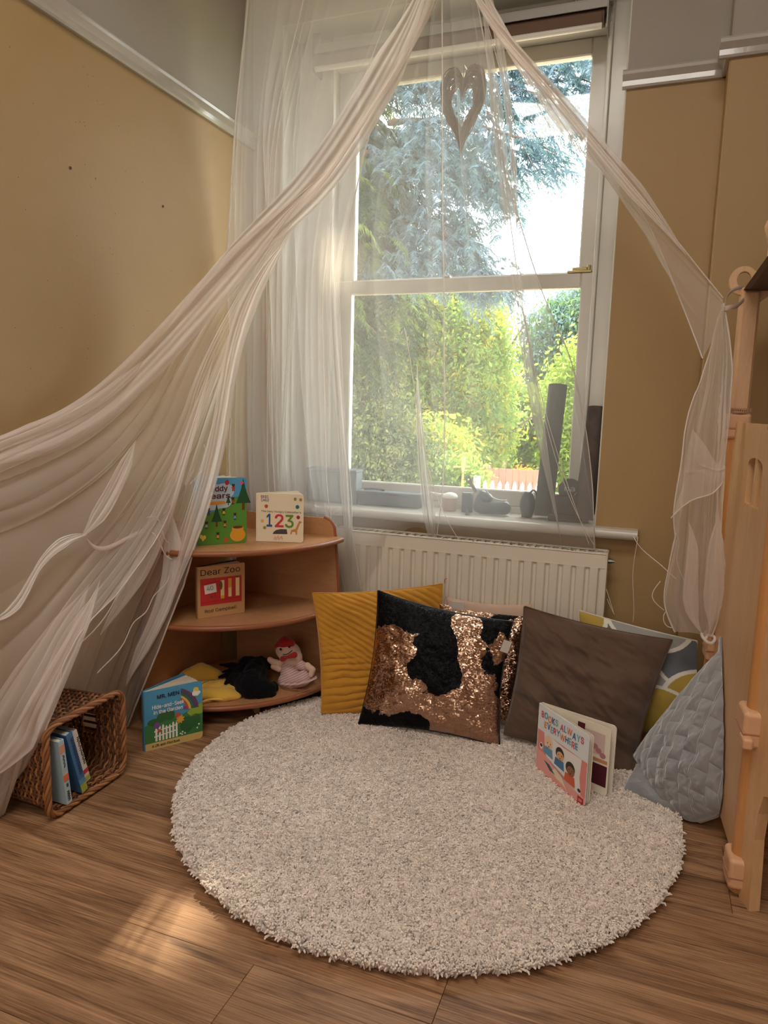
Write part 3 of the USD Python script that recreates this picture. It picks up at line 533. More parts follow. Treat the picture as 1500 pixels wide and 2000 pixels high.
band([(330, 985, 'x', -1.31), (338, 1080, 'x', -1.32), (325, 1160, 'x', -1.33), (282, 1260, 'x', -1.37), (246, 1340, 'x', -1.42)], [.02, .055, .05, .04, .035], 'gathered_fold', swp, mat=HEM, seed=25)
band([(196, 1130, 'x', -1.30), (150, 1240, 'x', -1.25), (84, 1372, 'y', 1.19), (28, 1490, 'y', 1.19), (-10, 1570, 'y', 1.195)], [.012, .035, .06, .075, .085], 'gathered_fold', swp, seed=26)
band([(175, 1140, 'x', -1.31), (70, 1330, 'x', -1.31), (-40, 1530, 'x', -1.38)], [.03, .11, .15], 'gathered_fold', swp, seed=27)
# gathered hem swept across the swag, with its tie tape
band([(-30, 1215, 'x', -1.37), (35, 1178, 'x', -1.35), (75, 1108, 'x', -1.335), (115, 1065, 'x', -1.325), (170, 1045, 'x', -1.315)], [.03, .022, .014, .026, .03], 'hem_gather', swp, mat=HEM, seed=31, label='bunched hem line')
band([(160, 1048, 'x', -1.315), (190, 1010, 'x', -1.31), (225, 950, 'x', -1.30), (265, 860, 'x', -1.29)], [.03, .04, .035, .02], 'hem_gather', swp, seed=32)
tp = spline(np.array([atX(u, v, -1.305) for u, v in [(168, 1052), (200, 1072), (240, 1056), (285, 1032), (320, 1003), (350, 965), (378, 918)]]), 60)
tq = np.array([tp + V(0, 0, -.006) + V(.002, 0, 0)*math.sin(1), tp + V(.004, 0, 0), tp + V(0, 0, .006)])
cp.add('tie_tape', grid_mesh(tq.transpose(1, 0, 2)), TAPE, smooth=True, label='beige tie tape hanging in the swag')
for i, pts in enumerate([[(398, 868), (402, 905), (385, 930), (372, 945)], [(286, 1012), (312, 1022), (318, 1042), (330, 1060)], [(295, 1040), (312, 1060), (322, 1082), (336, 1092)], [(330, 1125), (320, 1145), (300, 1165), (285, 1195), (262, 1215), (245, 1250), (222, 1282), (190, 1315)], [(245, 1120), (228, 1165), (205, 1205), (175, 1240), (150, 1262)]]):
    c = spline(np.array([atX(u, v, -1.30 - 0.02*(i > 2)) for u, v in pts]), 40); hem(c, 'loose_thread', 0.0016, swp)

# right panel: stretched to the hook of the play house, and the drape falling from it
TIE = atY(1414, 588, 2.03)
rightp = [
    [(890, -100, 'y', 2.03), (935, 0, 'y', 2.03), (1060, 150, 'y', 2.03), (1150, 262, 'y', 2.03), (1290, 432, 'y', 2.03), (1412, 582, 'y', 2.03)],
    [(894, -100, 'y', 2.04), (938, 0, 'y', 2.04), (1068, 172, 'y', 2.05), (1168, 320, 'y', 2.05), (1310, 490, 'y', 2.05), (1411, 596, 'y', 2.035)],
    [(897, -100, 'y', 2.05), (940, 0, 'y', 2.05), (1080, 200, 'y', 2.06), (1185, 345, 'y', 2.07), (1330, 560, 'y', 2.06), (1400, 640, 'y', 2.04)],
    [(900, -100, 'y', 2.05), (942, 0, 'y', 2.05), (1060, 160, 'y', 2.06), (1180, 305, 'y', 2.07), (1262, 430, 'y', 2.075), (1330, 590, 'y', 2.07), (1372, 700, 'y', 2.05)]]
PRt = surface(rightp, 70, 140, [(4, 0.6)], 41, amp=0.008, ampt=[(0, .2), (.5, 1), (1, .5)], wander=0.006)
rtp = cp.add('side_panel', grid_mesh(PRt), NET, smooth=True, label='net stretched to the right over the window'); rt = rtp.GetPrim()
hem(PRt[0], 'hem', 0.0016, rt); hem(PRt[-1], 'hem', 0.0018, rt)
band([(930, -60, 'y', 2.02), (1000, 95, 'y', 2.03), (1090, 232, 'y', 2.04), (1140, 300, 'y', 2.045), (1182, 340, 'y', 2.05)], [.022, .026, .03, .024, .01], 'gathered_fold', rt, seed=42)
band([(905, -60, 'y', 2.02), (960, 40, 'y', 2.02), (1075, 175, 'y', 2.025), (1160, 275, 'y', 2.03), (1240, 370, 'y', 2.03), (1340, 498, 'y', 2.03)], [.03, .028, .03, .035, .04, .03], 'gathered_fold', rt, seed=43)
# thin guy threads seen against the window
for pts in ([(945, 20), (985, 170), (1030, 300), (1070, 370)], [(960, 40), (1010, 130), (1075, 250)], [(955, 30), (990, 200), (1003, 330), (1010, 450)]):
    c = spline(np.array([atY(u, v, 2.06) for u, v in pts]), 40); hem(c, 'seam', 0.0009, rt)
drape = [
    [(1396, 640, 'y', 2.04), (1372, 735, 'y', 2.03), (1335, 860, 'y', 2.01), (1318, 1000, 'y', 2.02), (1318, 1060, 'y', 2.03), (1296, 1160, 'y', 2.04), (1318, 1235, 'y', 2.05)],
    [(1402, 622, 'y', 2.03), (1384, 735, 'y', 2.02), (1356, 860, 'y', 2.0), (1342, 1000, 'y', 2.0), (1335, 1060, 'y', 2.02), (1325, 1160, 'y', 2.03), (1350, 1236, 'y', 2.05)],
    [(1408, 605, 'y', 2.025), (1400, 735, 'y', 2.0), (1385, 860, 'y', 1.97), (1375, 960, 'y', 1.985), (1368, 1060, 'y', 2.0), (1362, 1160, 'y', 2.02), (1374, 1240, 'y', 2.05)],
    [(1410, 596, 'y', 2.025), (1412, 735, 'y', 2.0), (1404, 870, 'y', 1.965), (1396, 930, 'y', 1.98), (1390, 1060, 'y', 2.0), (1390, 1160, 'y', 2.02), (1384, 1242, 'y', 2.05)],
    [(1413, 592, 'y', 2.03), (1427, 745, 'y', 2.02), (1417, 860, 'y', 2.0), (1413, 960, 'y', 2.01), (1404, 1040, 'y', 2.02), (1413, 1130, 'y', 2.03), (1390, 1243, 'y', 2.05)]]
PD = surface(drape, 150, 180, [(3, 1.0), (7, 0.3)], 51, amp=0.015, ampt=[(0, .2), (.3, .8), (.7, 1), (.95, .5), (1, .2)], wander=0.02, wf=4)
dr = cp.add('drape', grid_mesh(PD), NET, smooth=True, label='net hanging loose from the tie on the right'); drp = dr.GetPrim()
hem(PD[0], 'hem', 0.0018, drp); hem(PD[-1], 'hem', 0.0018, drp)
# frilled flap across the drape
flap = [[(1352, 838, 'y', 1.96), (1378, 870, 'y', 1.95), (1400, 905, 'y', 1.945), (1414, 850, 'y', 1.96)],
        [(1340, 900, 'y', 1.955), (1366, 905, 'y', 1.945), (1398, 912, 'y', 1.94), (1416, 900, 'y', 1.955)],
        [(1330, 960, 'y', 1.955), (1374, 925, 'y', 1.94), (1396, 930, 'y', 1.935), (1414, 920, 'y', 1.95)],
        [(1312, 1012, 'y', 1.96), (1350, 978, 'y', 1.945), (1395, 962, 'y', 1.935), (1412, 940, 'y', 1.95)]]
PF = surface(flap, 40, 60, [(3, 0.6)], 53, amp=0.008, wander=0.008)
fp_ = cp.add('flap', grid_mesh(PF), NET, parent=drp, smooth=True); hem(PF[-1], 'flap_hem', 0.0016, drp)
c = spline(np.array([atY(u, v, 1.95) for u, v in [(1380, 888), (1400, 905), (1414, 885), (1426, 760), (1414, 600)]]), 50)
# bottom knot of the drape
kn = atY(1386, 1247, 2.05)
cp.add('knot', cat(tube(spline([kn + V(-.02, 0, .012), kn + V(-.01, -.012, -.004), kn + V(.004, -.014, -.008), kn + V(.012, 0, .004), kn + V(0, .01, .006), kn + V(-.008, -.006, 0)], 40), 0.004, 8)), HEM, parent=drp, smooth=True, label='knotted end')
for i, pts in enumerate([[(1318, 1040), (1326, 1065), (1322, 1090), (1330, 1120), (1336, 1180)], [(1290, 1135), (1276, 1155), (1274, 1165), (1283, 1180), (1297, 1192)], [(1300, 1195), (1296, 1210), (1302, 1222), (1312, 1226)], [(1320, 1130), (1298, 1110), (1284, 1098), (1262, 1080), (1244, 1060), (1236, 1045)], [(1246, 1048), (1240, 1085), (1236, 1120), (1238, 1190), (1236, 1215)], [(1184, 1150), (1192, 1175), (1198, 1195)], [(1186, 1170), (1195, 1190), (1200, 1200)]]):
    c = spline(np.array([atY(u, v, 2.05 if i < 3 else (2.20 if i == 3 else 2.33)) for u, v in pts]), 40)
    if i == 3: c = spline(np.array([atY(u, v, y) for (u, v), y in zip(pts, (2.04, 2.12, 2.2, 2.27, 2.33, 2.355))]), 40)
    hem(c, 'loose_thread', 0.0012, drp)
band([(1345, 1020, 'y', 2.0), (1352, 1100, 'y', 2.0), (1350, 1180, 'y', 2.02), (1372, 1238, 'y', 2.04)], [.02, .03, .04, .02], 'gathered_fold', drp, seed=61)
band([(1404, 1000, 'y', 1.99), (1398, 1080, 'y', 1.99), (1394, 1160, 'y', 2.01), (1386, 1236, 'y', 2.04)], [.02, .04, .05, .02], 'gathered_fold', drp, seed=62)

# wall hook that holds the swag, left of the picture
hk0 = PS[0, -1]
cp.add('wall_hook', cat(xf(lathe([(0, 0), (.014, 0), (.014, .004), (.005, .008), (.005, .02), (0, .02)], 16), frame(V(WALLX + .0005, hk0[1], hk0[2]), V(0, 1, 0), V(0, 0, 1), V(1, 0, 0))), tube([(WALLX + .018, hk0[1], hk0[2]), (WALLX + .034, hk0[1], hk0[2]), (WALLX + .036, hk0[1], hk0[2] + .016)], .004, 8)), plain('dull_metal', (150, 148, 142), .35, metallic=.9))
# hoop and cord above the picture
HC = V(-0.80, 2.08, 2.245)
cp.add('hoop', tube([HC + V(0.30*math.cos(a), 0.12*math.sin(a), 0) for a in np.linspace(0, 2*PI, 49)[:-1]], 0.007, 10, closed=True), plain('white_plastic', (232, 228, 218), 0.35), smooth=True)
cp.add('cord', cat(*[tube([HC + V(dx, dy, 0), HC + V(0, 0, .3)], 0.002, 6) for dx, dy in ((.30, 0), (-.30, 0), (0, .12))] + [tube([HC + V(0, 0, .3), V(HC[0], HC[1], CEIL)], 0.003, 6)]), TAPE)
# ================================================================== books
PAGE = plain('page_board', (236, 226, 208), 0.6)
def col(rgb, rough=0.35): return plain('print_%02x%02x%02x' % tuple(rgb), rgb, rough)
def circ(x, y, r, ry=None): c = Point(0, 0).buffer(1, quad_segs=8); return affinity.translate(affinity.scale(c, r, ry or r), x, y)
def star(x, y, r, n=6, k=.5): return Polygon([(x + (r if i % 2 == 0 else r*k)*math.cos(PI*i/n + .3), y + (r if i % 2 == 0 else r*k)*math.sin(PI*i/n + .3)) for i in range(2*n)])
def book(name, label, spine, dF, dB, w, h, thick, cover, back=None, pages=4, rnd=0.010, art=(), spine_col=None, pf=None, cat_='book', lift=0.0, group=None, page_art=()):
    """spine: (x, y, z) at the foot of the spine on the front side; dF, dB: directions of the front and back boards in plan"""
    o = V(*spine); dF = V(*dF, 0); dF /= np.linalg.norm(dF); dB = V(*dB, 0); dB /= np.linalg.norm(dB)
    T = Thing(name, label, cat_, tuple(o), group=group)
    nF = V(dF[1], -dF[0], 0)                                       # outward side of the front board
    if nF @ (CAM - o) < 0: nF = -nF
    sgn = 1 if np.cross(dF, dB)[2] > 0 else -1
    def board(org, d, t, ww, hh, mat, nm, parent=None, z0=0.0):
        n = V(-d[1], d[0], 0)*sgn
        pl = unary_union([rrect(0, 0, ww, hh, rnd), sbox(0, 0, ww*.5, hh)])
        M = frame(org + V(0, 0, z0), d, V(0, 0, 1), n); tt = xf(extrude(pl, t), M)
        if np.linalg.det(M[:3, :3]) < 0: tt.invert()
        return T.add(nm, tt, mat, parent=parent)
    fc = board(o, dF, .0028, w, h, cover, 'front_cover')
    so = o - nF*0 + (V(-dF[1], dF[0], 0)*sgn)*thick*0.9
    bc = board(so, dB, .0028, w, h, back or cover, 'back_cover')
    a, b = o - dF*.002, so - dB*.002
    n0 = (V(-dF[1], dF[0], 0)*sgn)
    sp = Polygon([(0, 0), (.0032, 0), (.0032, h), (0, h)])
    M = frame(a - dF*.0015, dF, V(0, 0, 1), n0); tt = xf(extrude(sp, thick*0.9 + .003), M)
    if np.linalg.det(M[:3, :3]) < 0: tt.invert()
    T.add('spine', tt, spine_col or cover)
    for k in range(pages):
        f = pf[k] if pf else (k + 1)/(pages + 1); d = dF*(1 - f) + dB*f; d /= np.linalg.norm(d)
        pg = board(o + n0*(.0032 + (thick*.9 - .003)*f) + dF*.003, d, .0016, w - .006, h - .005, PAGE, 'page', z0=.0025)
        if k == pages - 1 and page_art: paint_art(T, pg, o + n0*(.0032 + (thick*.9 - .003)*f) + dF*.003 + V(0, 0, .0025), d, -n0, page_art)
    paint_art(T, fc, o, dF, nF, art); return T
def paint_art(T, parent, o, d, nF, art):
    x, z = d, V(0, 0, 1); n = np.cross(x, z); flip = n @ nF < 0
    for nm, shape, c, lay in art:
        m_ = c if not isinstance(c, tuple) else col(c)
        t = shape if isinstance(shape, trimesh.Trimesh) else extrude(shape, .00025)
        t = t.copy(); t.apply_scale([1, 1, 1])
        M = frame(o + nF*(0.00012 + 0.00022*lay), x, z, nF); t = xf(t, M)
        if np.linalg.det(M[:3, :3]) < 0: t.invert()
        T.add(nm, t, m_, parent=parent.GetPrim())
def text(s, x, y, h, width=None, bold=False, rot=0.0, arc=None):
    t = meshkit.text_mesh(s, h, 0.0003, bold); b = t.bounds
    t.apply_translation((-b[0][0], 0, 0))
    if width: t.apply_scale([width/(b[1][0] - b[0][0]), 1, 1])
    if rot: t.apply_transform(trimesh.transformations.rotation_matrix(rot, [0, 0, 1]))
    t.apply_translation((x, y, 0)); return t
def colour_text(s, x, y, h, width, cols, lay, bold=True, rot=0.0, wob=0.0):
    out, b, cx = [], [], 0.0; glyphs = []
    for ch in s:
        if ch == ' ': cx += h*.45; continue
        g = meshkit.text_mesh(ch, h, .0003, bold); bb = g.bounds; g.apply_translation((-bb[0][0] + cx, 0, 0)); cx += bb[1][0] - bb[0][0] + h*.14; glyphs.append(g)
    k = width/(cx - h*.14); per = {}
    for i, g in enumerate(glyphs):
        g.apply_scale([k, 1, 1])
        g.apply_translation((0, wob*math.sin(i*2.1), 0))
        if rot: g.apply_transform(trimesh.transformations.rotation_matrix(rot, [0, 0, 1]))
        g.apply_translation((x, y, 0)); per.setdefault(cols[i % len(cols)], []).append(g)
    return [('letters', cat(*v), c, lay) for c, v in per.items()]
def foot(u0, v0, u1, v1, z): a, b = atZ(u0, v0, z), atZ(u1, v1, z); return a, b - a
def height(u, v, p): q = atY(u, v, p[1]); return q[2] - p[2]

# picture book standing open on the floor beside the shelf
a, d = foot(284, 1468, 396, 1440, 0.0); w = np.linalg.norm(d); h = height(279, 1352, a)
W_, H_ = w, h; S = lambda x, y: (x*W_, y*H_)
def U(poly): return affinity.scale(poly, W_, H_, origin=(0, 0))
cov = U(unary_union([rrect(0, 0, 1, 1, .06), sbox(0, 0, .5, 1)]))
art = [('picture', U(Polygon([(0, .42), (.15, .45), (.35, .52), (.6, .47), (.8, .55), (1, .58), (1, .1), (0, .1)])).intersection(cov), (66, 128, 70), 1), ('picture', U(Polygon([(.72, .50), (.85, .60), (1, .62), (1, .44), (.8, .42)])).intersection(cov), (148, 176, 62), 2),
       ('picture', U(sbox(0, 0, 1, .115)).intersection(cov), (212, 186, 116), 2), ('picture', unary_union([U(circ(.30, .52, .10, .08)), U(circ(.42, .53, .09, .09)), U(circ(.16, .46, .12, .06)), U(circ(.86, .34, .10, .12)), U(circ(.72, .3, .12, .14))]), (54, 106, 60), 2)]
for r0, r1, c in ((.62, .57, (112, 62, 96)), (.57, .52, (64, 84, 112)), (.52, .475, (70, 112, 74)), (.475, .43, (224, 186, 92)), (.43, .385, (190, 80, 62))):
    art.append(('rainbow_band', U(circ(.36, .55, r0*.92, r0*.72).difference(circ(.36, .55, r1*.92, r1*.72)).intersection(sbox(.62, .56, .97, .96))), c, 3))
art += [('sun', U(circ(.885, .865, .05)), (240, 206, 80), 3), ('cloud', unary_union([U(circ(.86, .81, .045)), U(circ(.90, .80, .04)), U(circ(.935, .815, .03))]), (240, 240, 236), 4)]
pick = [U(Polygon([(x, .13), (x + .035, .13), (x + .035, .36 + .02*math.sin(x*30)), (x + .018, .39 + .02*math.sin(x*30)), (x, .36 + .02*math.sin(x*30))])) for x in np.arange(.17, .53, .058)]
art += [('fence', unary_union(pick + [U(Polygon([(.15, .20), (.55, .24), (.55, .26), (.15, .22)])), U(Polygon([(.15, .29), (.55, .33), (.55, .35), (.15, .31)]))]), (240, 238, 230), 4), ('flower', unary_union([U(star(.56, .50, .06, 7)), U(star(.24, .30, .045, 6))]), (206, 84, 70), 5), ('flower', unary_union([U(circ(.2, .40, .055)), U(circ(.68, .60, .03))]), (122, 84, 146), 5), ('flower', U(star(.60, .42, .085, 8, .6)), (226, 166, 66), 5),
        ('flower', unary_union([U(circ(x, y, .014)) for x, y in ((.60, .17), (.64, .19), (.68, .16), (.63, .15), (.9, .2), (.93, .26))]), (244, 240, 226), 5)]
art += [('title', text('MR. MEN', .21*W_, .845*H_, .062*H_, .38*W_, True, .02), (26, 34, 52), 5), ('title', text('Hide-and-Seek', .125*W_, .685*H_, .062*H_, .55*W_, True), (236, 238, 236), 5), ('title', text('in the Garden', .15*W_, .595*H_, .060*H_, .50*W_, True), (236, 238, 236), 5), ('strapline', text('A Lift-and-Find Book', .11*W_, .038*H_, .042*H_, .48*W_, True), (60, 50, 34), 5)]
dB = (atZ(340, 1437, 0) - a)[:2]
book('picture_book', 'blue picture book with a rainbow and picket fence, standing open on the wooden floor', a, d[:2], (0.12, 1.0), w, h, .012, col((78, 154, 196)), pages=5, art=art, rnd=.010, spine_col=col((60, 128, 172)))

# tall board book on the top shelf, partly behind the net
a, d = foot(383, 1066, 482, 1059, Z_TOP + .0008); w = np.linalg.norm(d); h = height(480, 932, a + d); W_, H_ = w, h
cov = U(unary_union([rrect(0, 0, 1, 1, .07)]))
art = [('picture', U(Polygon([(0, .42), (.35, .50), (.55, .56), (.7, .70), (1, .72), (1, 0), (0, 0)])).intersection(cov), (92, 150, 58), 1), ('cloud', unary_union([U(circ(.35, .75, .28, .16)), U(circ(.55, .80, .2, .12)), U(circ(.3, .62, .25, .10)), U(circ(.5, .64, .2, .1))]), (190, 212, 222), 2)]
def fir(x, y, s): return [('tree', unary_union([U(Polygon([(x - s*k*.5, y + s*(1.1 - k*.9)), (x + s*k*.5, y + s*(1.1 - k*.9)), (x, y + s*(1.75 - k*.75))])) for k in (1, .8, .6, .4)]), (34, 84, 52), 4), ('tree', U(sbox(x - s*.09, y - s*.15, x + s*.09, y + s*.25)), (112, 62, 42), 3)]
art += fir(.40, .30, .22) + fir(.93, .55, .30) + fir(.63, .60, .1)
def bear(x, y, s, shirt): return [('bear', unary_union([U(circ(x, y + s*.55, s*.36, s*.28)), U(circ(x - s*.28, y + s*.8, s*.13, s*.1)), U(circ(x + s*.28, y + s*.8, s*.13, s*.1)), U(sbox(x - s*.5, y + s*.08, x + s*.5, y + s*.2)), U(sbox(x - s*.28, y - s*.6, x - s*.08, y)), U(sbox(x + s*.08, y - s*.6, x + s*.28, y))]), (74, 46, 34), 5), ('bear_shirt', U(Polygon([(x - s*.25, y + s*.28), (x + s*.25, y + s*.28), (x + s*.34, y - s*.28), (x - s*.34, y - s*.28)])), shirt, 6)]
for x, y, c in ((.73, .84, (200, 52, 60)), (.72, .64, (206, 60, 62)), (.24, .49, (88, 64, 110)), (.54, .48, (230, 190, 60)), (.76, .40, (106, 164, 206)), (.20, .29, (150, 176, 196)), (.56, .29, (224, 150, 52)), (.42, .12, (226, 150, 84))): art += bear(x, y, .075, c)
art += [('balloon', U(circ(.605, .93, .04)), (196, 40, 56), 5), ('butterfly', unary_union([U(circ(.885, .915, .03)), U(circ(.915, .92, .02))]), (220, 96, 130), 5), ('honey_jar', unary_union([U(circ(.815, .125, .155, .10)), U(sbox(.70, .19, .93, .25))]).intersection(cov), (232, 164, 52), 5), ('honey_jar', U(circ(.815, .245, .10, .022)), (112, 62, 40), 6),
        ('flower', unary_union([U(circ(.10, .13, .03)), U(circ(.16, .12, .03)), U(circ(.13, .09, .025))]), (238, 214, 110), 5), ('flower', U(circ(.58, .06, .04)), (206, 84, 52), 5), ('banner', U(Polygon([(.16, .60), (.58, .605), (.56, .655), (.14, .645)])), (232, 154, 60), 5),
        ('title', text('Teddy', .20*W_, .795*H_, .078*H_, .42*W_, True, .04), (96, 38, 52), 6), ('title', text('Bears', .17*W_, .69*H_, .078*H_, .50*W_, True, .02), (96, 38, 52), 6)]
book('board_book', 'tall blue and green board book with small bears, on the top shelf', a, d[:2], (-.1, 1), w, h, .012, col((86, 164, 208)), pages=4, art=art, rnd=.012)

# square cream counting book on the top shelf
a, d = foot(502, 1057, 592, 1060, Z_TOP + .0008); w = np.linalg.norm(d); h = height(501, 963, a); W_, H_ = w, h
art = [('dot', U(circ(.20, .735, .038)), (206, 70, 54), 1), ('dot', U(circ(.87, .74, .040)), (34, 116, 122), 1), ('dot', U(circ(.82, .90, .033)), (146, 152, 44), 1), ('dot', U(circ(.94, .89, .033)), (170, 142, 62), 1), ('dot', U(circ(.89, .525, .038)), (160, 38, 62), 1), ('dot', U(circ(.115, .43, .034)), (226, 180, 84), 1), ('dot', U(circ(.165, .29, .034)), (142, 158, 54), 1)]
art += colour_text('ERIC', .085*W_, .905*H_, .052*H_, .16*W_, [(150, 50, 56), (52, 72, 122), (44, 96, 62), (120, 48, 84)], 1) + colour_text('CARLE', .085*W_, .835*H_, .052*H_, .17*W_, [(52, 72, 122), (170, 60, 50), (120, 48, 84), (44, 96, 62)], 1)
art += [('title', text("The Very Hungry Caterpillar's", .09*W_, .615*H_, .040*H_, .86*W_, False, -.012), (96, 62, 50), 1), ('numeral', text('1', .205*W_, .32*H_, .255*H_, .125*W_, True), (48, 92, 140), 1), ('numeral', text('2', .385*W_, .315*H_, .255*H_, .19*W_, True), (206, 52, 62), 1), ('numeral', text('3', .605*W_, .31*H_, .255*H_, .19*W_, True), (104, 146, 52), 1)]
art += [('hedgehog', U(Polygon([(.34, .165), (.36, .205), (.42, .25), (.52, .27), (.64, .27), (.66, .17)])), (78, 62, 66), 1), ('giraffe', unary_union([U(Polygon([(.72, .17), (.75, .17), (.76, .22), (.83, .22), (.84, .165), (.87, .165), (.87, .25), (.93, .40), (.97, .42), (.96, .44), (.91, .45), (.83, .28), (.74, .26)]))]), (206, 138, 66), 1), ('scribble', unary_union([LineString([(.37*W_, .05*H_), (.40*W_, .11*H_), (.41*W_, .04*H_), (.46*W_, .13*H_), (.47*W_, .05*H_), (.53*W_, .12*H_), (.55*W_, .06*H_)]).buffer(.0018)]), (226, 176, 156), 1)]
book('counting_book', 'square cream counting book with big numerals 1 2 3, on the top shelf', a, d[:2], (.72, 1.0), w, h, .010, col((238, 222, 192)), pages=5, art=art, rnd=.008, spine_col=col((232, 214, 184)))

# worn kraft-coloured book on the middle shelf
a, d = foot(387, 1209, 478, 1196, Z_MID + .0008); w = np.linalg.norm(d); h = height(387, 1108, a); W_, H_ = w, h
art = [('crate', U(sbox(.05, .24, .93, .76)), (196, 42, 44), 1), ('crate_line', unary_union([U(Polygon([(.06, .655), (.5, .69), (.5, .695), (.06, .66)])), U(Polygon([(.06, .29), (.92, .33), (.92, .335), (.06, .295)])), U(sbox(.36, .25, .365, .75))]), (120, 24, 28), 2),
       ('bar', unary_union([U(sbox(.475, .40, .555, .70)), U(sbox(.64, .36, .71, .72)), U(sbox(.80, .36, .88, .74))]), (238, 222, 160), 2), ('bar', unary_union([U(sbox(.475, .34, .555, .40)), U(sbox(.64, .54, .71, .72))]), (222, 168, 62), 3), ('bar_mark', unary_union([U(circ(.48, .60, .035, .085)), U(circ(.84, .735, .045, .018))]), (122, 78, 42), 3),
       ('label', affinity.rotate(U(sbox(.135, .47, .385, .645)), 6), (226, 224, 214), 3), ('label', affinity.rotate(U(sbox(.24, .36, .335, .36)), -4), (226, 224, 214), 3), ('label_text', text('40', .185*W_, .52*H_, .085*H_, .14*W_, False, .1), (120, 124, 120), 4), ('label_text', unary_union([U(sbox(.26, .385, .315, .395)), U(sbox(.26, .41, .31, .42))]), (60, 60, 60), 4),
       ('title', text('Dear Zoo', .06*W_, .82*H_, .115*H_, .84*W_, False, .02), (34, 28, 26), 2), ('author', text('Rod Campbell', .14*W_, .095*H_, .062*H_, .68*W_, False, .02), (66, 40, 28), 2)]
book('flap_book', 'worn tan book with a red crate on the cover, standing on the middle shelf', a, d[:2], (.35, 1.0), w, h, .010, col((196, 150, 102)), pages=3, art=art, rnd=.004, spine_col=col((150, 112, 80)), back=col((90, 62, 54)))

# white and pink book standing open on the rug
a, d = foot(1047, 1500, 1141, 1577, PILE); w = np.linalg.norm(d); h = height(1051, 1373, a); W_, H_ = w, h
cov = U(unary_union([rrect(0, 0, 1, 1, .05), sbox(0, 0, .5, 1)]))
B4 = [(206, 74, 84), (70, 148, 176), (222, 128, 72), (56, 98, 146), (110, 176, 180)]
art = [('picture', U(sbox(0, 0, 1, .62)).intersection(cov), (226, 140, 132), 1), ('pillow', U(Polygon([(.13, .66), (.3, .62), (.55, .60), (.9, .62), (.88, .35), (.92, .12), (.5, .16), (.2, .30), (.16, .45)])), (236, 232, 230), 2), ('picture', U(Polygon([(0, .33), (.3, .27), (.6, .2), (1, .12), (1, 0), (0, 0)])).intersection(cov), (236, 168, 160), 2), ('picture', U(Polygon([(0, .02), (1, .01), (1, 0), (0, 0)])), (198, 52, 66), 3)]
for x, y, s, hair, skin, shirt in ((.24, .53, .085, (240, 206, 176), (240, 200, 168), (96, 158, 196)), (.48, .48, .085, (40, 32, 34), (226, 170, 122), (62, 122, 172)), (.70, .38, .09, (52, 40, 38), (150, 100, 68), (214, 96, 62))):
    art += [('child', U(circ(x, y, s, s*1.05)), hair, 3), ('child', U(circ(x + .012, y - .035, s*.82, s*.78)), skin, 4), ('child', U(Polygon([(x - s, y - s*1.0), (x + s, y - s*1.0), (x + s*1.25, y - s*2.5), (x - s*1.2, y - s*2.3)])), shirt, 4), ('child', unary_union([U(circ(x - .02, y - .02, .008)), U(circ(x + .04, y - .02, .008)), U(circ(x + .012, y - .065, .012, .008))]), (60, 40, 40), 5)]
art += [('open_book', U(Polygon([(.33, .13), (.45, .09), (.57, .08), (.66, -.0 + .03), (.54, .17), (.40, .22)])).intersection(cov), (238, 222, 188), 4), ('open_book', U(Polygon([(.17, .22), (.28, .21), (.42, .12), (.30, .13)])), (60, 84, 112), 4), ('sock', U(circ(.09, .40, .035, .05)), (236, 234, 230), 4), ('sock', U(circ(.86, .16, .06, .035)), (236, 234, 230), 4), ('sock_toe', U(circ(.09, .41, .025, .025)), (44, 52, 66), 5), ('sock_toe', U(circ(.89, .175, .03, .025)), (44, 52, 66), 5), ('publisher_mark', U(sbox(.87, .015, .98, .10)), (190, 24, 52), 4), ('publisher_mark', unary_union([U(sbox(.89, .06, .96, .068)), U(sbox(.89, .04, .95, .048))]), (240, 200, 206), 5)]
art += colour_text('BOOKS ALWAYS', .055*W_, .83*H_, .088*H_, .86*W_, B4, 3, wob=.002) + colour_text('EVERYWHERE', .13*W_, .70*H_, .088*H_, .68*W_, B4[2:] + B4[:2], 3, wob=.002)
pa = [('picture', U(sbox(.45, .55, .9, .86)), (216, 190, 188), 1), ('picture', U(sbox(.1, .12, .95, .42)), (84, 32, 44), 1), ('picture', U(sbox(.52, .74, .62, .92)), (92, 34, 46), 2), ('picture', unary_union([U(circ(.6 + .3*math.sin(i*2.3), .62 + .09*math.cos(i*1.7), .04)) for i in range(9)]), (184, 128, 134), 2), ('picture', U(sbox(.15, .45, .95, .5)), (196, 140, 96), 2)]
bdir = (atZ(1190, 1556, PILE) - a)[:2]
book('open_book', 'white and pink picture book with multicoloured title letters, standing open on the rug', a, d[:2], bdir, w, h, .012, col((226, 230, 234)), pages=3, pf=(.06, .14, .80), art=art, rnd=.010, back=col((232, 222, 206)), page_art=pa)

# ================================================================== wicker basket lying on its side, with three books
BXF = -1.272
cn = [atX(u, v, BXF) for u, v in ((84, 1426), (236, 1350), (243, 1502), (100, 1587))]; cn = np.array(cn)
by0, by1, bz1 = cn[[0, 3], 1].mean(), cn[[1, 2], 1].mean(), cn[[0, 1], 2].mean(); bz0 = 0.012
WICK = [plain('wicker_' + n_, c_, 0.5, bump=(90, .2, .002)) for n_, c_ in (('brown', (132, 84, 50)), ('tan', (164, 110, 66)), ('dark', (96, 60, 38)))]
bs = Thing('wicker_basket', 'brown wicker basket lying on its side against the left wall, holding three books', 'basket', (BXF, (by0 + by1)/2, 0))
def ringpath(grow, n, x):
    pl = rrect(by0 - grow, bz0 - min(grow, .004), by1 + grow, bz1 + grow, .03, 8).exterior; d = np.linspace(0, 1, n + 1)[:-1]
    q = np.array([pl.interpolate(t, normalized=True).coords[0] for t in d]); return np.c_[np.full(n, x), q]
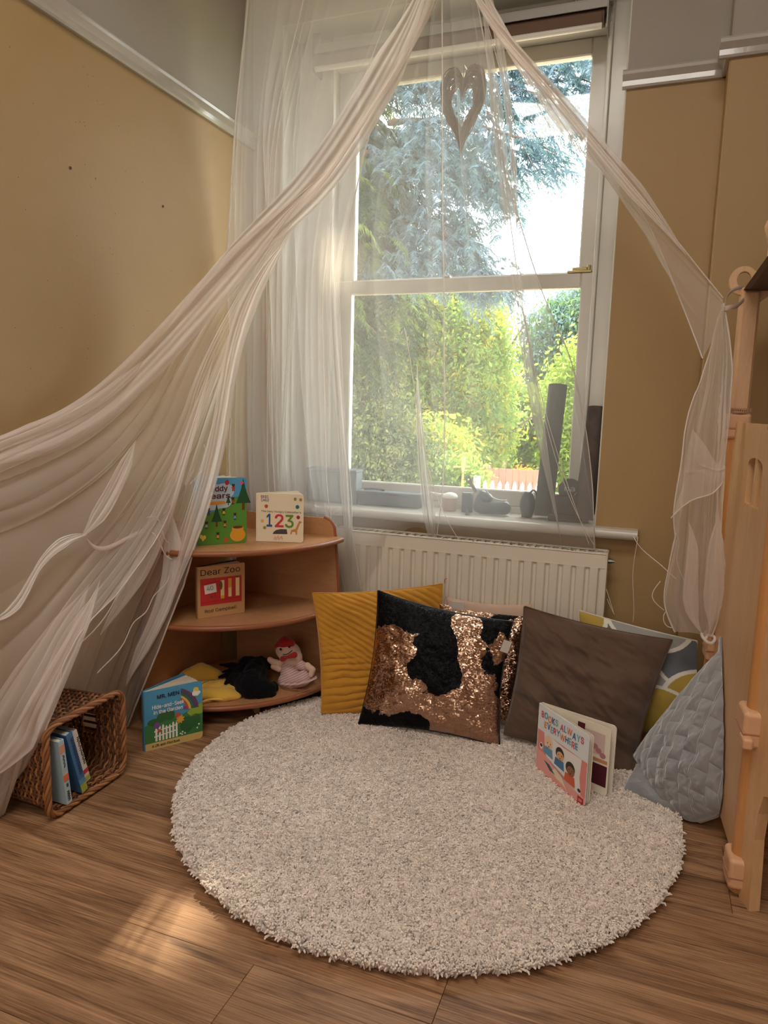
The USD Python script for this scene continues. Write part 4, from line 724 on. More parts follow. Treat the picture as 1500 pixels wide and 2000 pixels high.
nst = 46; NB = 12; rr = .0040
cen = V(0, (by0 + by1)/2, (bz0 + bz1)/2)
def weave(rows, xs, name):
    for ci in range(3):
        ts = []
        for i, x in enumerate(xs):
            if i % 3 != ci: continue
            n = nst*6; g = -0.010*(x - BXF)/(-0.16)
            p = ringpath(g - .006, n, x); c_ = V(x, cen[1], cen[2]); o_ = p - c_; o_ /= np.linalg.norm(o_, axis=1, keepdims=True)
            ph = np.arange(n)/6*PI + (i % 2)*PI
            p = p + o_*(np.cos(ph)*.0030)[:, None] + V(1, 0, 0)*(np.sin(ph*2 + i)*.0010)[:, None]
            if abs(x - (-1.37)) < .022: # a handle hole in the far end
                gap_ = (p[:, 1] > by1 - .03) & (np.abs(p[:, 2] - cen[2] - .01) < .030); k0 = np.where(gap_)[0]
                if len(k0): s0 = (k0.max() + 1) % n; idx = [(s0 + j) % n for j in range(n - len(k0))]; ts.append(tube(p[idx], rr*.86, 6)); continue
            ts.append(tube(p, rr*.86, 6, closed=True))
        bs.add(name, cat(*ts), WICK[ci], smooth=60, kind='stuff')
weave(None, np.linspace(BXF - .012, -1.436, 23), 'weave')
stk = []
pst = ringpath(-.006, nst, BXF)
for k in range(nst):
    e = pst[k] + (cen*V(0, 1, 1) + V(pst[k][0], 0, 0) - pst[k])*.04; stk.append(tube([pst[k], V(-1.438, e[1], e[2])], .0032, 6))
bs.add('stake', cat(*stk), WICK[2], kind='stuff', smooth=60)
bk_ = []
for i, z in enumerate(np.linspace(bz0 + .012, bz1 - .016, 17)):
    yy = np.linspace(by0 + .018, by1 - .018, 60); bk_.append(tube(np.c_[-1.434 + .004*np.cos(np.arange(60)/5*PI + (i % 2)*PI), yy, np.full(60, z)], .0045, 6))
bs.add('base_weave', cat(*bk_), WICK[0], kind='stuff', smooth=60)
for k in range(4):      # plaited border
    n = 160; p = ringpath(.001, n, BXF); c_ = V(BXF, cen[1], cen[2]); o_ = p - c_; o_ /= np.linalg.norm(o_, axis=1, keepdims=True); ph = np.arange(n)/n*2*PI*9 + k*PI/2
    bs.add('border_strand', tube(p + o_*(np.cos(ph)*.0050)[:, None] + V(1, 0, 0)*(np.sin(ph)*.0058)[:, None], .0043, 7, closed=True), WICK[k % 2], smooth=60)
for zz in (-.018, .036): bs.add('handle_bar', tube([(-1.40, by1 - .006, cen[2] + zz), (-1.34, by1 - .006, cen[2] + zz)], .005, 7), WICK[1], smooth=60)
def shelved(name, label, bot, top, bx, depth, thick, cover, bands=(), face=None, art=()):
    b, t = atX(*bot, bx), atX(*top, bx); b[2] = max(b[2], .026); up = t - b; L_ = np.linalg.norm(up); up /= L_; side_ = np.cross(V(1, 0, 0), up)  # thickness direction, towards +y side
    if side_[1] < 0: side_ = -side_
    T = Thing(name, label, 'book', tuple(b), group='storybooks in the wicker basket')
    M = frame(b, V(-1, 0, 0), up, side_)
    def P_(lo, hi, nm, mt, par=None, bb=.0006):
        q = xf(box(V(*lo), V(*hi), bb), M)
        if np.linalg.det(M[:3, :3]) < 0: q.invert()
        return T.add(nm, q, mt, parent=par)
    P_((.004, .003, .0025), (depth - .003, L_ - .003, thick - .0025), 'pages', PAGE)
    P_((0, 0, thick - .002), (depth, L_, thick), 'front_cover', face or cover); P_((0, 0, 0), (depth, L_, .002), 'back_cover', cover)
    sp_ = P_((-.0012, 0, 0), (.002, L_, thick), 'spine', cover)
    for l0, l1, c in bands: P_((-.0016, L_*l0, .0004), (-.001, L_*l1, thick - .0004), 'spine_band', c, par=sp_.GetPrim(), bb=.0001)
    return T, M, L_, sp_
LBL, NAVY = col((172, 196, 204)), col((66, 112, 158))
T, M, L_, sp_ = shelved('storybook', 'pale blue storybook, nearest the front of the wicker basket', (131, 1584), (113, 1450), BXF + .012, .105, .017, LBL, [(.80, .93, col((206, 150, 120))), (.36, .47, col((224, 120, 84)))])
def spine_marks(T, M, L_, sp_, marks, mat):
    q = [xf(box(V(-.0019, L_*a_, .004 + o_), V(-.0013, L_*b_, .004 + o_ + w_), .0001), M) for a_, b_, o_, w_ in marks]; T.add('spine_print', cat(*q), mat, parent=sp_.GetPrim(), kind='stuff')
INK = col((52, 54, 60))
spine_marks(T, M, L_, sp_, [(.05 + .018*k, .05 + .018*k + .011, .001 + .002*(k % 2), .006) for k in range(9)] + [(.27 + .014*k, .278 + .014*k, .002, .006) for k in range(4)] + [(.58 + .02*k, .592 + .02*k, .002 + .001*(k % 3), .004) for k in range(10)], INK)
T, M, L_, sp_ = shelved('storybook', 'dark blue storybook with a green foot, middle book of three in the basket', (160, 1552), (128, 1438), BXF + .006, .125, .020, NAVY, [(.0, .13, col((168, 176, 62))), (.13, .22, col((92, 146, 180)))])
spine_marks(T, M, L_, sp_, [(.30 + .024*k, .315 + .024*k, .004 + .002*(k % 2), .008) for k in range(26)], col((40, 62, 104)))
T, M, L_, sp_ = shelved('storybook', 'white storybook with an orange animal on the cover, innermost in the wicker basket', (168, 1528), (140, 1432), BXF - .004, .13, .016, col((226, 218, 204)), [(.02, .10, col((176, 182, 70))), (.16, .24, col((206, 52, 60)))])
def face_art(T, M, L_, thick, items):
    for nm, pol, c in items:
        q = xf(extrude(pol, .0003), M @ frame(V(0, 0, thick + .0001), V(1, 0, 0), V(0, 1, 0), V(0, 0, 1)))
        if np.linalg.det(M[:3, :3]) < 0: q.invert()
        T.add(nm, q, col(c))
face_art(T, M, L_, .016, [('cover_picture', unary_union([circ(.06, .065, .03, .045), circ(.07, .105, .02), circ(.05, .03, .022, .014)]), (206, 132, 70)), ('cover_picture', unary_union([circ(.04, .10, .01), circ(.09, .05, .012, .02), circ(.03, .05, .008, .02)]), (150, 130, 140)), ('cover_picture', circ(.066, .032, .009), (196, 60, 56))])
spine_marks(T, M, L_, sp_, [(.34 + .03*k, .356 + .03*k, .003 + .001*(k % 3), .006) for k in range(18)], INK)

# ================================================================== hand puppets on the bottom shelf
ZL = Z_LOW + .0005
def blob(parts, L_=.006, it=12, flat=None):
    """parts: lists of (centre, radius) chains, hulled pairwise, joined and smoothed"""
    ms = []
    for ch in parts:
        for (p, r), (q, s_) in zip(ch[:-1], ch[1:]):
            a_ = Manifold.sphere(r, 20).translate(tuple(map(float, p))); b_ = Manifold.sphere(s_, 20).translate(tuple(map(float, q))); ms.append(Manifold.batch_hull([a_, b_]))
    mm_ = ms[0]
    for k in ms[1:]: mm_ = mm_ + k
    mm_ = mm_.refine_to_length(L_); t = trimesh.Trimesh(*meshkit.arrays(mm_)[:2], process=True); trimesh.smoothing.filter_taubin(t, iterations=it); return t
def fuzz(t, a, s, seed=0):
    v = t.vertices; n = t.vertex_normals; t.vertices = v + n*((meshkit.fbm(v*s, 3, seed) - .5)*a)[:, None]; return t
def ground(t, z):
    v = t.vertices.copy(); v[:, 2] = np.maximum(v[:, 2], z); t.vertices = v; return t
def felt(n, c, s=.4): return plain(n, c, 0.95, bump=(160, .5, .002), sheen=s, spec=.1)
g0 = lambda u, v, dz=0: atZ(u, v, ZL + dz)
# yellow
yb, ya = g0(470, 1352), g0(395, 1338)
P1 = Thing('hand_puppet', 'yellow felt hand puppet lying flat at the left of the bottom shelf', 'puppet', group='hand puppets on the bottom shelf', base=tuple(g0(420, 1345)))
YEL = felt('yellow_felt', (224, 178, 76))
t = ground(blob([[(g0(400, 1350, .02), .030), (g0(440, 1352, .02), .034), (g0(458, 1356, .012), .022)], [(g0(395, 1340, .02), .034), (g0(430, 1335, .024), .034), (g0(450, 1345, .018), .03)], [(g0(425, 1335, .02), .018), (g0(441, 1322, .02), .010)]], .005), ZL); t.vertices[:, 2] = ZL + (t.vertices[:, 2] - ZL)*.62
P1.add('body', fuzz(t, .006, 40), YEL, smooth=True)
t = ground(blob([[(g0(362, 1322, .03), .022), (g0(392, 1316, .036), .036), (g0(418, 1320, .03), .026), (g0(430, 1322, .022), .012)]], .005), ZL); P1.add('head', fuzz(t, .006, 40, 3), YEL, smooth=True)
P1.add('hem_trim', tube(spline([g0(396, 1371, .01), g0(412, 1366, .012), g0(440, 1365, .010), g0(462, 1358, .012), g0(467, 1349, .016)], 40), .0035, 8), felt('yellow_trim', (240, 200, 96)), smooth=True)
P1.add('beak', ground(blob([[(g0(362, 1325, .022), .012), (g0(352, 1330, .014), .006)]], .003), ZL), felt('gold_felt', (206, 150, 60)), smooth=True)
P1.add('stitching', cat(tube(spline([g0(398, 1304, .05), g0(402, 1302, .052), g0(406, 1300, .052)], 10), .0012, 5), tube(spline([g0(392, 1338, .045), g0(405, 1330, .05), g0(420, 1328, .045)], 12), .0012, 5)), felt('brown_thread', (120, 88, 44)), kind='stuff')
# black
P2 = Thing('hand_puppet', 'black plush hand puppet in the middle of the bottom shelf', 'puppet', group='hand puppets on the bottom shelf', base=tuple(g0(490, 1340)))
BLK = felt('black_plush', (15, 15, 19), .05)
t = ground(blob([[(g0(462, 1330, .03), .030), (g0(490, 1340, .034), .040), (g0(522, 1346, .02), .030)], [(g0(490, 1340, .034), .040), (g0(500, 1310, .045), .042)], [(g0(470, 1318, .035), .026), (g0(450, 1326, .02), .015)], [(g0(505, 1352, .015), .018), (g0(535, 1340, .015), .016)]], .006), ZL)
P2.add('body', fuzz(t, .016, 45, 5), BLK, smooth=True)
for (q0, q1, q2) in (((474, 1306), (452, 1300), (430, 1298)), ((474, 1312), (450, 1310), (436, 1312)), ((470, 1318), (446, 1318), (428, 1322)), ((466, 1322), (448, 1328), (440, 1334)), ((512, 1296), (524, 1290), (533, 1288)), ((516, 1302), (530, 1300), (536, 1302))):
    P2.add('feather', ground(fuzz(blob([[(g0(*q0, .045), .016), (g0(*q1, .042), .010), (g0(*q2, .038), .0035)]], .004), .006, 80, 2), ZL), BLK, smooth=True)
t = ground(blob([[(g0(482, 1300, .055), .030), (g0(510, 1298, .058), .026)]], .005), ZL); P2.add('head', fuzz(t, .012, 60, 8), BLK, smooth=True)
# pink striped
P3 = Thing('hand_puppet', 'pink striped hand puppet with red cap and red bow tie on the bottom shelf', 'puppet', group='hand puppets on the bottom shelf', base=tuple(g0(575, 1345)))
STR = graph('pink_stripe', {'g': ('texture_coordinate', {}), 'm': ('mapping', {'rotation': (0, .5, .3), 'scale': (1, 1, 1)}), 'w': ('wave_texture', {'scale': 46.0, 'distortion': 0.8, 'bands_direction': 'z'}), 'r': ('rgb_ramp', {'ramp': [(.40, s2l((218, 186, 178))), (.60, s2l((190, 148, 146)))]}), 'p': ('principled_bsdf', {'roughness': .9, 'sheen_weight': .3})}, [('g.object', 'm.vector'), ('m.vector', 'w.vector'), ('w.fac', 'r.fac'), ('r.color', 'p.base_color')])
SKIN = felt('pink_felt', (224, 186, 166))
PY = 2.02
q = lambda u, v, y=PY: atY(u, v, y)
t = blob([[(q(562, 1300, 2.05), .028), (q(570, 1328, 2.03), .036)], [(q(558, 1330, 2.02), .026), (q(592, 1325, 2.02), .026)], [(q(585, 1298, 2.05), .018), (q(605, 1308, 2.05), .011)]], .005); P3.add('body', fuzz(ground(t, ZL), .004, 40), STR, smooth=True)
P3.add('cuff', tube(spline([q(548, 1338, 1.985), q(575, 1339, 1.975), q(600, 1334, 1.985), q(619, 1325, 2.0)], 30) + V(0, 0, .004), .0045, 8), STR, smooth=True)
t = blob([[(q(558, 1270, 2.06), .034), (q(566, 1276, 2.06), .038)], [(q(575, 1285, 2.05), .028), (q(562, 1285, 2.05), .028)]], .005); P3.add('head', fuzz(t, .003, 40), SKIN, smooth=True)
P3.add('hand', fuzz(blob([[(q(547, 1296, 2.03), .010), (q(532, 1292, 2.02), .011), (q(527, 1288, 2.02), .009)], [(q(534, 1302, 2.02), .010), (q(545, 1306, 2.02), .012)]], .004), .002, 60), SKIN, smooth=True)
P3.add('hand', fuzz(blob([[(q(600, 1300, 2.04), .011), (q(610, 1308, 2.035), .011), (q(608, 1318, 2.03), .009)]], .004), .002, 60), SKIN, smooth=True)
RED = felt('red_felt', (168, 34, 36))
P3.add('cap', fuzz(blob([[(q(543, 1262, 2.055), .014), (q(556, 1256, 2.055), .024), (q(567, 1257, 2.055), .016)]], .004), .003, 50), RED, smooth=True)
P3.add('bow_tie', blob([[(q(552, 1287, 2.005), .0095), (q(560, 1284, 2.0), .005), (q(575, 1279, 2.005), .0105)]], .003), RED, smooth=True)
DK = felt('dark_thread', (52, 36, 34))
for u, v in ((548, 1268), (565, 1259 + 4)): P3.add('eye', xf(trimesh.creation.icosphere(2, .0042), trimesh.transformations.translation_matrix(q(u, v, 2.018))), DK, smooth=True)
P3.add('mouth', tube(spline([q(553, 1278, 2.016), q(562, 1277, 2.01), q(571, 1270, 2.018)], 12), .0015, 6), DK)

# ================================================================== cushions
def fabric(name, rgb, rough=.85, weave_=500, sheen=.2, var=.9): return plain(name, rgb, rough, bump=(weave_, .35, .0008), sheen=sheen, spec=.2, var=(9, var))
def pillow(TL, TR_, BL, BR, thick, n=110, sag=.07, power=.5, wr=(.008, 3.0, 0), relief=None, bulge=.0, press=.012, zmin=None):
    """four corners in space; returns (front vertices etc.) a closed cushion and its seam line"""
    TL, TR_, BL, BR = map(lambda q: V(*q), (TL, TR_, BL, BR)); s_ = np.linspace(-1, 1, n); A_, B_ = np.meshgrid(s_, s_, indexing='ij')
    a = A_*(1 - sag*(1 - B_**2)); b = B_*(1 - sag*(1 - A_**2)); u, v = (a + 1)/2, (b + 1)/2
    base = (BL*((1 - u)*(1 - v))[..., None] + BR*(u*(1 - v))[..., None] + TL*((1 - u)*v)[..., None] + TR_*(u*v)[..., None])
    ex, ez = (BR + TR_ - BL - TL), (TL + TR_ - BL - BR); nrm = np.cross(ex, ez); nrm /= np.linalg.norm(nrm)
    if nrm @ (CAM - (TL + BR)/2) < 0: nrm = -nrm
    h = thick*((1 - A_**2)*(1 - B_**2))**power*(1 - bulge*B_)
    e = ((1 - A_**2)*(1 - B_**2))**.35
    q = np.stack([A_*wr[1]*.5, B_*wr[1]*.5, 0*A_ + wr[2]], -1); wv = (meshkit.fbm(q, 4, int(wr[2])) - .5)*wr[0]*2*e
    rel = relief(A_, B_)*e if relief is not None else 0
    f_ = base + nrm*(h + wv + rel)[..., None]; b_ = base - nrm*(h*.75 + wv*.4)[..., None]
    if zmin is not None:
        for P_ in (f_, b_): P_[..., 2] = np.where(P_[..., 2] < zmin, zmin + .0004, P_[..., 2])
    for P_ in (f_, b_):                                             # pressed against the side of the play house
        P_[..., 0] = np.minimum(P_[..., 0], .205 + .0727*(2.10 - P_[..., 1]) - press - .003*(P_ is b_))
    v1, F1 = grid_mesh(f_); v2, F2 = grid_mesh(b_)
    nA = np.cross(v1[F1[0][1]] - v1[F1[0][0]], v1[F1[0][2]] - v1[F1[0][0]])
    if nA @ nrm < 0: F1 = F1[:, ::-1]
    else: F2 = F2[:, ::-1]
    t = trimesh.Trimesh(np.vstack([v1, v2]), np.vstack([F1, F2 + len(v1)]), process=False)
    i = np.arange(n); loop = np.vstack([f_[i, 0], f_[-1, i[1:]], f_[i[::-1][1:], -1], f_[0, i[::-1][1:]]])
    return t, loop, (A_, B_), nrm, f_
RZ = PILE - .002
c_ = lambda u, v, y: atY(u, v, y)
cl = lambda u, v: atZ(u, v, RZ)
# pinkish cushion furthest back
bw = Thing('cushion', 'pale pink cushion peeping out behind the rear sequin cushion', 'cushion', group='cushions along the radiator', base=tuple(c_(960, 1200, 2.27)))
t, lp, _, _, _ = pillow(c_(870, 1165, 2.285), c_(1040, 1180, 2.285), c_(880, 1360, 2.26), c_(1040, 1380, 2.26), .03, n=60, zmin=RZ, wr=(.006, 4, 3)); bw.add('cover', t, fabric('pale_pink_linen', (214, 184, 164)), smooth=True)
# mustard
def pleats(A_, B_):
    w = meshkit.fbm(np.stack([A_*1.5 + 3, B_*1.5, 0*A_], -1), 3, 4) - .5
    d1 = (A_*.55 + B_*.85)*11 + w*1.6; r1 = np.abs(np.sin(PI*d1))**.6
    d2 = (A_*-.15 + B_*1.0)*9 + w*2.2; r2 = np.abs(np.sin(PI*d2))**.6
    m_ = 1/(1 + np.exp(-(B_*3.5 + A_*1.0 + .6 + w*4)*2))
    return -.011*(1 - (r1*m_ + r2*(1 - m_)))
yc = Thing('cushion', 'mustard yellow cushion with diagonal pleats, leaning beside the shelf', 'cushion', group='cushions along the radiator', base=tuple(cl(720, 1400)))
t, lp, _, _, fr_ = pillow(c_(610, 1158, 2.03), c_(864, 1140, 2.245), c_(628, 1392, 1.945), c_(880, 1420, 2.13), .040, n=230, sag=.05, zmin=RZ, wr=(.018, 4, 7), relief=pleats, bulge=.1); MUS = fabric('mustard_velvet', (200, 140, 42), .8, 400, .35, .82)
yb_ = yc.add('cover', t, MUS, smooth=True); yc.add('seam', tube(lp[::2], .0022, 6, closed=False), MUS, parent=yb_.GetPrim(), smooth=True)
# sequins
def sequin(name, gold):
    """black and gold sides of flip sequins: the mesh's tint says which way they are brushed"""
    return graph(name, {'g': ('texture_coordinate', {}), 'at': ('attribute', {'attribute': 'tint'}), 'n': ('noise_texture', {'scale': 26.0, 'detail': 5.0, 'roughness': .7}), 'ns': ('math', {'math_type': 'multiply_add', 'value2': .5, 'value3': -.25}), 'ad': ('math', {'math_type': 'add'}),
        'st': ('rgb_ramp', {'ramp': [(.488, (0, 0, 0)), (.512, (1, 1, 1))]}), 'm': ('mapping', {'scale': (1, 1, 1.5)}), 'v': ('voronoi_texture', {'scale': 210.0}), 'sub': ('vector_math', {'math_type': 'subtract', 'vector2': (.5, .5, .5)}), 'sc': ('vector_math', {'math_type': 'scale', 'scale': .55}),
        'add': ('vector_math', {'math_type': 'add'}), 'nz': ('vector_math', {'math_type': 'normalize'}), 'geo': ('geometry', {}), 'gv': ('mix', {'color1': tuple(np.array(s2l(gold))*.72), 'color2': tuple(np.array(s2l(gold))*1.1)}), 'mx': ('mix', {'color1': s2l((9, 9, 12))}), 'rg': ('map_range', {'to_min': .5, 'to_max': .22}), 'mt': ('map_range', {'to_min': .0, 'to_max': 1.0}), 'p': ('principled_bsdf', {'metallic': 1.0, 'specular_ior_level': .12})},
        [('g.object', 'n.vector'), ('n.fac', 'ns.value1'), ('at.fac', 'ad.value1'), ('ns.value', 'ad.value2'), ('ad.value', 'st.fac'), ('g.object', 'm.vector'), ('m.vector', 'v.vector'), ('v.color', 'sub.vector1'), ('sub.vector', 'sc.vector1'), ('geo.normal', 'add.vector1'), ('sc.vector', 'add.vector2'), ('add.vector', 'nz.vector1'), ('nz.vector', 'p.normal'),
         ('v.distance', 'gv.fac'), ('gv.color', 'mx.color2'), ('st.color', 'mx.fac'), ('mx.color', 'p.base_color'), ('st.color', 'rg.value'), ('rg.result', 'p.roughness'), ('st.color', 'mt.value'), ('mt.result', 'p.metallic')])
def brushed(A_, B_, spots, seed, base=.40):
    f = np.full(A_.shape, base) + 0.55*(meshkit.fbm(np.stack([A_*2.6, B_*2.6, 0*A_ + seed], -1), 4, seed) - .5)
    for a_, b_, ra, rb, w in spots: f += w*np.exp(-(((A_ - a_)/ra)**2 + ((B_ - b_)/rb)**2)**1.5)
    f = np.clip(f, 0, 1); c = np.repeat(f.reshape(-1, 1), 3, 1); return np.vstack([c, c])
PAPER = plain('care_label', (206, 198, 188), .7)
sc2 = Thing('cushion', 'sequin cushion half hidden behind the front sequin cushion, white label on its top edge', 'cushion', group='cushions along the radiator', base=tuple(cl(930, 1420)))
t, lp, AB2, n2, f2 = pillow(c_(858, 1178, 2.175), c_(1026, 1204, 2.16), c_(850, 1400, 2.07), c_(1006, 1412, 2.06), .036, n=120, sag=.04, zmin=RZ, wr=(.016, 5, 11)); sc2.add('cover', t, sequin('sequins', (198, 160, 136)), smooth=True, colors=brushed(*AB2, [(.9, -.6, .5, .7, .4), (.85, .6, .3, .3, .3), (-.5, 1, .8, .2, .5), (.9, 0, .2, .2, .3)], 5, .36))
lb = c_(894, 1183, 2.15); sc2.add('care_label', xf(box((-.022, -.0006, -.013), (.022, .0006, .013), .0004), frame(lb, V(.98, -.1, .03), V(.1, .98, 0), V(-.03, 0, 1))), PAPER, label='white printed care label')
lb2 = c_(988, 1263, 2.005)
sc1 = Thing('cushion', 'large black and rose-gold sequin cushion at the front of the row', 'cushion', group='cushions along the radiator', base=tuple(cl(840, 1450)))
t, lp, AB1, n1, f1 = pillow(c_(738, 1153, 2.06), c_(1002, 1214, 2.07), c_(700, 1414, 1.935), c_(976, 1457, 1.97), .062, n=170, sag=.075, zmin=RZ, wr=(.022, 4.5, 19), bulge=.15)
s1 = sc1.add('cover', t, sequin('sequins', (198, 160, 136)), smooth=True, colors=brushed(*AB1, [(-.75, -.15, .42, .75, .6), (-.35, .35, .35, .3, .3), (-.3, -.5, .4, .35, .3), (.55, -.75, .75, .5, .6), (.75, -.2, .3, .4, .4), (.45, .45, .25, .4, .5), (.35, .85, .22, .2, .4), (.95, .55, .15, .3, .35), (-.1, -.2, .14, .16, .3), (.1, .2, .28, .5, -.5), (-.5, .85, .5, .2, -.3), (-.2, -.9, .25, .2, -.35)], 9, .24)); sc1.add('seam', tube(lp[::2], .0025, 6), plain('black_satin', (20, 19, 22), .4), parent=s1.GetPrim(), smooth=True)
sc1.add('care_label', xf(box((-.012, -.0006, -.019), (.012, .0006, .019), .0004), frame(lb2, V(.94, .2, -.28), V(-.2, .98, 0), V(.28, 0, .94))), PAPER, label='white printed care label')
# patterned
pc = Thing('cushion', 'grey and mustard cushion with white arcs, behind the brown cushion', 'cushion', group='cushions along the radiator', base=tuple(c_(1270, 1260, 2.2)))
t, lp, AB, _, fp2 = pillow(c_(1130, 1192, 2.24), c_(1408, 1262, 2.19), c_(1130, 1400, 2.16), c_(1420, 1480, 2.12), .06, n=200, sag=.04, zmin=.012, wr=(.008, 3, 23), press=.034)
A_, B_ = AB; cols = np.empty(A_.shape + (3,)); g1, g2, g3, wt = s2l((152, 150, 146)), s2l((98, 102, 108)), s2l((176, 148, 62)), s2l((222, 216, 206))
cells = [(-.50, .55, .58, g2), (-1.0, .95, .42, g3), (.62, .55, .50, g2), (.95, -.25, .75, g3), (.02, 1.25, .62, g1), (.2, -.6, .6, g3)]
cols[:] = g1
for cx, cy, rr_, cc in cells:
    d = np.hypot(A_ - cx, (B_ - cy)*1.0); cols[d < rr_] = cc; cols[np.abs(d - rr_) < .032] = wt
pat = graph('arc_print_cotton', {'a': ('attribute', {'attribute': 'tint'}), 'p': ('principled_bsdf', {'roughness': .85, 'sheen_weight': .15})}, [('a.color', 'p.base_color')])
cc2 = np.vstack([cols.reshape(-1, 3), cols.reshape(-1, 3)]); pcb = pc.add('cover', t, pat, smooth=True, colors=cc2); pc.add('piping', tube(lp[::2], .003, 6), fabric('white_piping', (216, 210, 200)), parent=pcb.GetPrim(), smooth=True, label='white piping along the edge')
# brown
bc = Thing('cushion', 'large plain dark brown cushion leaning in the middle of the right-hand row', 'cushion', group='cushions along the radiator', base=tuple(cl(1110, 1470)))
def drag(A_, B_):
    x = A_*1.2 - B_*.9; y_ = A_*.9 + B_*1.2; w = meshkit.fbm(np.stack([x*1.1, y_*3.2, 0*x + 5], -1), 3, 6) - .5; w2 = meshkit.fbm(np.stack([A_*1.0, B_*4.0 + A_, 0*x + 2], -1), 3, 8) - .5
    return .060*w + .052*w2
BRO = fabric('dark_brown_cotton', (98, 76, 62), .8, 600, .25, .88)
t, lp, _, _, _ = pillow(c_(1024, 1184, 2.12), c_(1313, 1250, 2.125), c_(984, 1434, 2.0), c_(1232, 1520, 1.965), .07, n=170, sag=.055, zmin=RZ, wr=(.010, 3, 29), relief=drag, bulge=.12)
bb_ = bc.add('cover', t, BRO, smooth=True); bc.add('piping', tube(lp[::2], .0028, 6), BRO, parent=bb_.GetPrim(), smooth=True)
# quilted grey
gc = Thing('cushion', 'quilted pale grey velvet cushion slumped against the wooden play house', 'cushion', group='cushions along the radiator', base=tuple(atZ(1330, 1590, 0)))
def quilt(A_, B_):
    k = 2.6; x, y_ = (A_ + B_)*k, (A_ - B_)*k*.8; ph = np.floor(x) ; y2 = y_ + .5*(ph % 2)
    g_ = np.minimum(np.abs(x - np.round(x)), .8*np.abs(y2 - np.round(y2))); puff = np.clip(g_*3.2, 0, 1)**.6
    w = meshkit.fbm(np.stack([A_*5, B_*3.0, 0*A_ + 1], -1), 3, 3) - .5
    return 0.013*(puff - 1) + .026*w*(1 + .6*np.sin(B_*9 + A_*4))
GRY = fabric('grey_velvet', (146, 145, 148), .5, 300, .9, .88)
GT, GL, GB, GR_ = c_(1430, 1246, 1.97), c_(1228, 1488, 1.93), c_(1330, 1602, 1.80), c_(1462, 1560, 1.80)
t, lp, AB, _, gf = pillow(GT, c_(1470, 1560, 1.77), c_(1238, 1476, 1.94), c_(1345, 1612, 1.81), .085, n=240, sag=-.04, zmin=.012, wr=(.02, 3, 31), relief=quilt, bulge=.2, power=.42)
gb_ = gc.add('cover', t, GRY, smooth=True)
# stitched lines of the quilting
A_, B_ = AB; n = len(A_)
STI = plain('pale_stitch_thread', (206, 206, 206), .5); st_ = []
k = 2.6
for j in range(-5, 6, 2):
    aa = np.linspace(-.96, .96, 120); bb2 = j/k - aa; ok = np.abs(bb2) < .96
    if ok.sum() > 10:
        ia, ib = ((aa[ok] + 1)/2*(n - 1)).astype(int), ((bb2[ok] + 1)/2*(n - 1)).astype(int); st_.append(tube(gf[ia, ib] + V(-.001, -.0012, .0006), .0005, 5))
gc.add('stitching', cat(*st_), STI, parent=gb_.GetPrim(), kind='stuff')
gc.add('piping', tube(lp[::2], .0032, 6), GRY, parent=gb_.GetPrim(), smooth=True)
# its folded lower corner
fl2 = []
t, lp, _, _, _ = pillow(c_(1254, 1482, 1.93), c_(1352, 1580, 1.84), c_(1217, 1543, 1.86), c_(1345, 1600, 1.79), .032, n=90, sag=-.04, zmin=.010, wr=(.014, 3, 37), power=.4); gc.add('folded_corner', t, GRY, smooth=True, label='corner of the quilted cover folded under')
# ================================================================== wooden play house at the right edge
PH1, PH2 = V(0.205, 2.10, 0), V(0.243, 1.577, 0)
MAPLE = wood('maple_ply', (196, 150, 104), (220, 178, 132), scale=(6, 6, 1.0), rough=.4, fine=26)
STILE = wood('maple_stile', (184, 122, 66), (208, 150, 92), scale=(10, 10, .8), rough=.38, fine=22)
CLIP = plain('peach_plastic', (214, 166, 128), .38)
ph = Thing('play_house', 'maple wooden play house with peach connectors and a dark roof, right of the quilted cushion', 'play house', (PH2[0], PH2[1], 0))
def plane_pt(u, v, o, d):
    n = np.cross(d, V(0, 0, 1)); r_ = ray(u, v); t = ((o - CAM) @ n)/(r_ @ n); p = CAM + r_*t; return (p - o) @ d, p[2]
dA = PH2 - PH1; LA = np.linalg.norm(dA); dA /= LA; nA = np.cross(dA, V(0, 0, 1))
if nA @ (CAM - PH1) < 0: nA = -nA
def slab(poly, o, d, n, t, off=0.0):
    M = frame(o + n*off, d, V(0, 0, 1), n); q_ = xf(extrude(poly, t), M)
    if np.linalg.det(M[:3, :3]) < 0: q_.invert()
    return q_
cut = [plane_pt(u, v, PH1, dA) for u, v in ((1465, 940), (1463, 985), (1461, 985), (1468, 920), (1476, 893), (1482, 896), (1490, 920), (1493, 960), (1486, 1020))]
cu = (cut[0][0] + cut[7][0])/2; hw = max(abs(cut[7][0] - cut[0][0])/2, .042); zt_, zb_ = cut[4][1], .80
arch = Polygon([(cu - hw, zb_)] + [(cu - hw*math.cos(q_)**1, zb_ + .09 + (zt_ - zb_ - .09)*math.sin(q_)) for q_ in np.linspace(0, PI, 15)] + [(cu + hw, zb_)])
pa_ = sbox(.015, .05, LA - .015, .985).difference(arch)
ph.add('side_panel', slab(pa_, PH1, dA, nA, .016, -.008), MAPLE, label='maple panel with an arched cut-out')
ph.add('cutout_bar', slab(sbox(cu - .012, zb_ - .005, cu + .012, zt_ + .004), PH1, dA, nA, .012, -.006), MAPLE)
def post(o, z0, z1, r=.017): return ph.add('stile', xf(lathe([(0, z0), (r - .002, z0), (r, z0 + .002), (r, z1 - .002), (r - .002, z1), (0, z1)], 20), trimesh.transformations.translation_matrix(o)), STILE, smooth=30)
post(PH1, .0, .985, .025); post(PH2, .0, 1.0, .020)
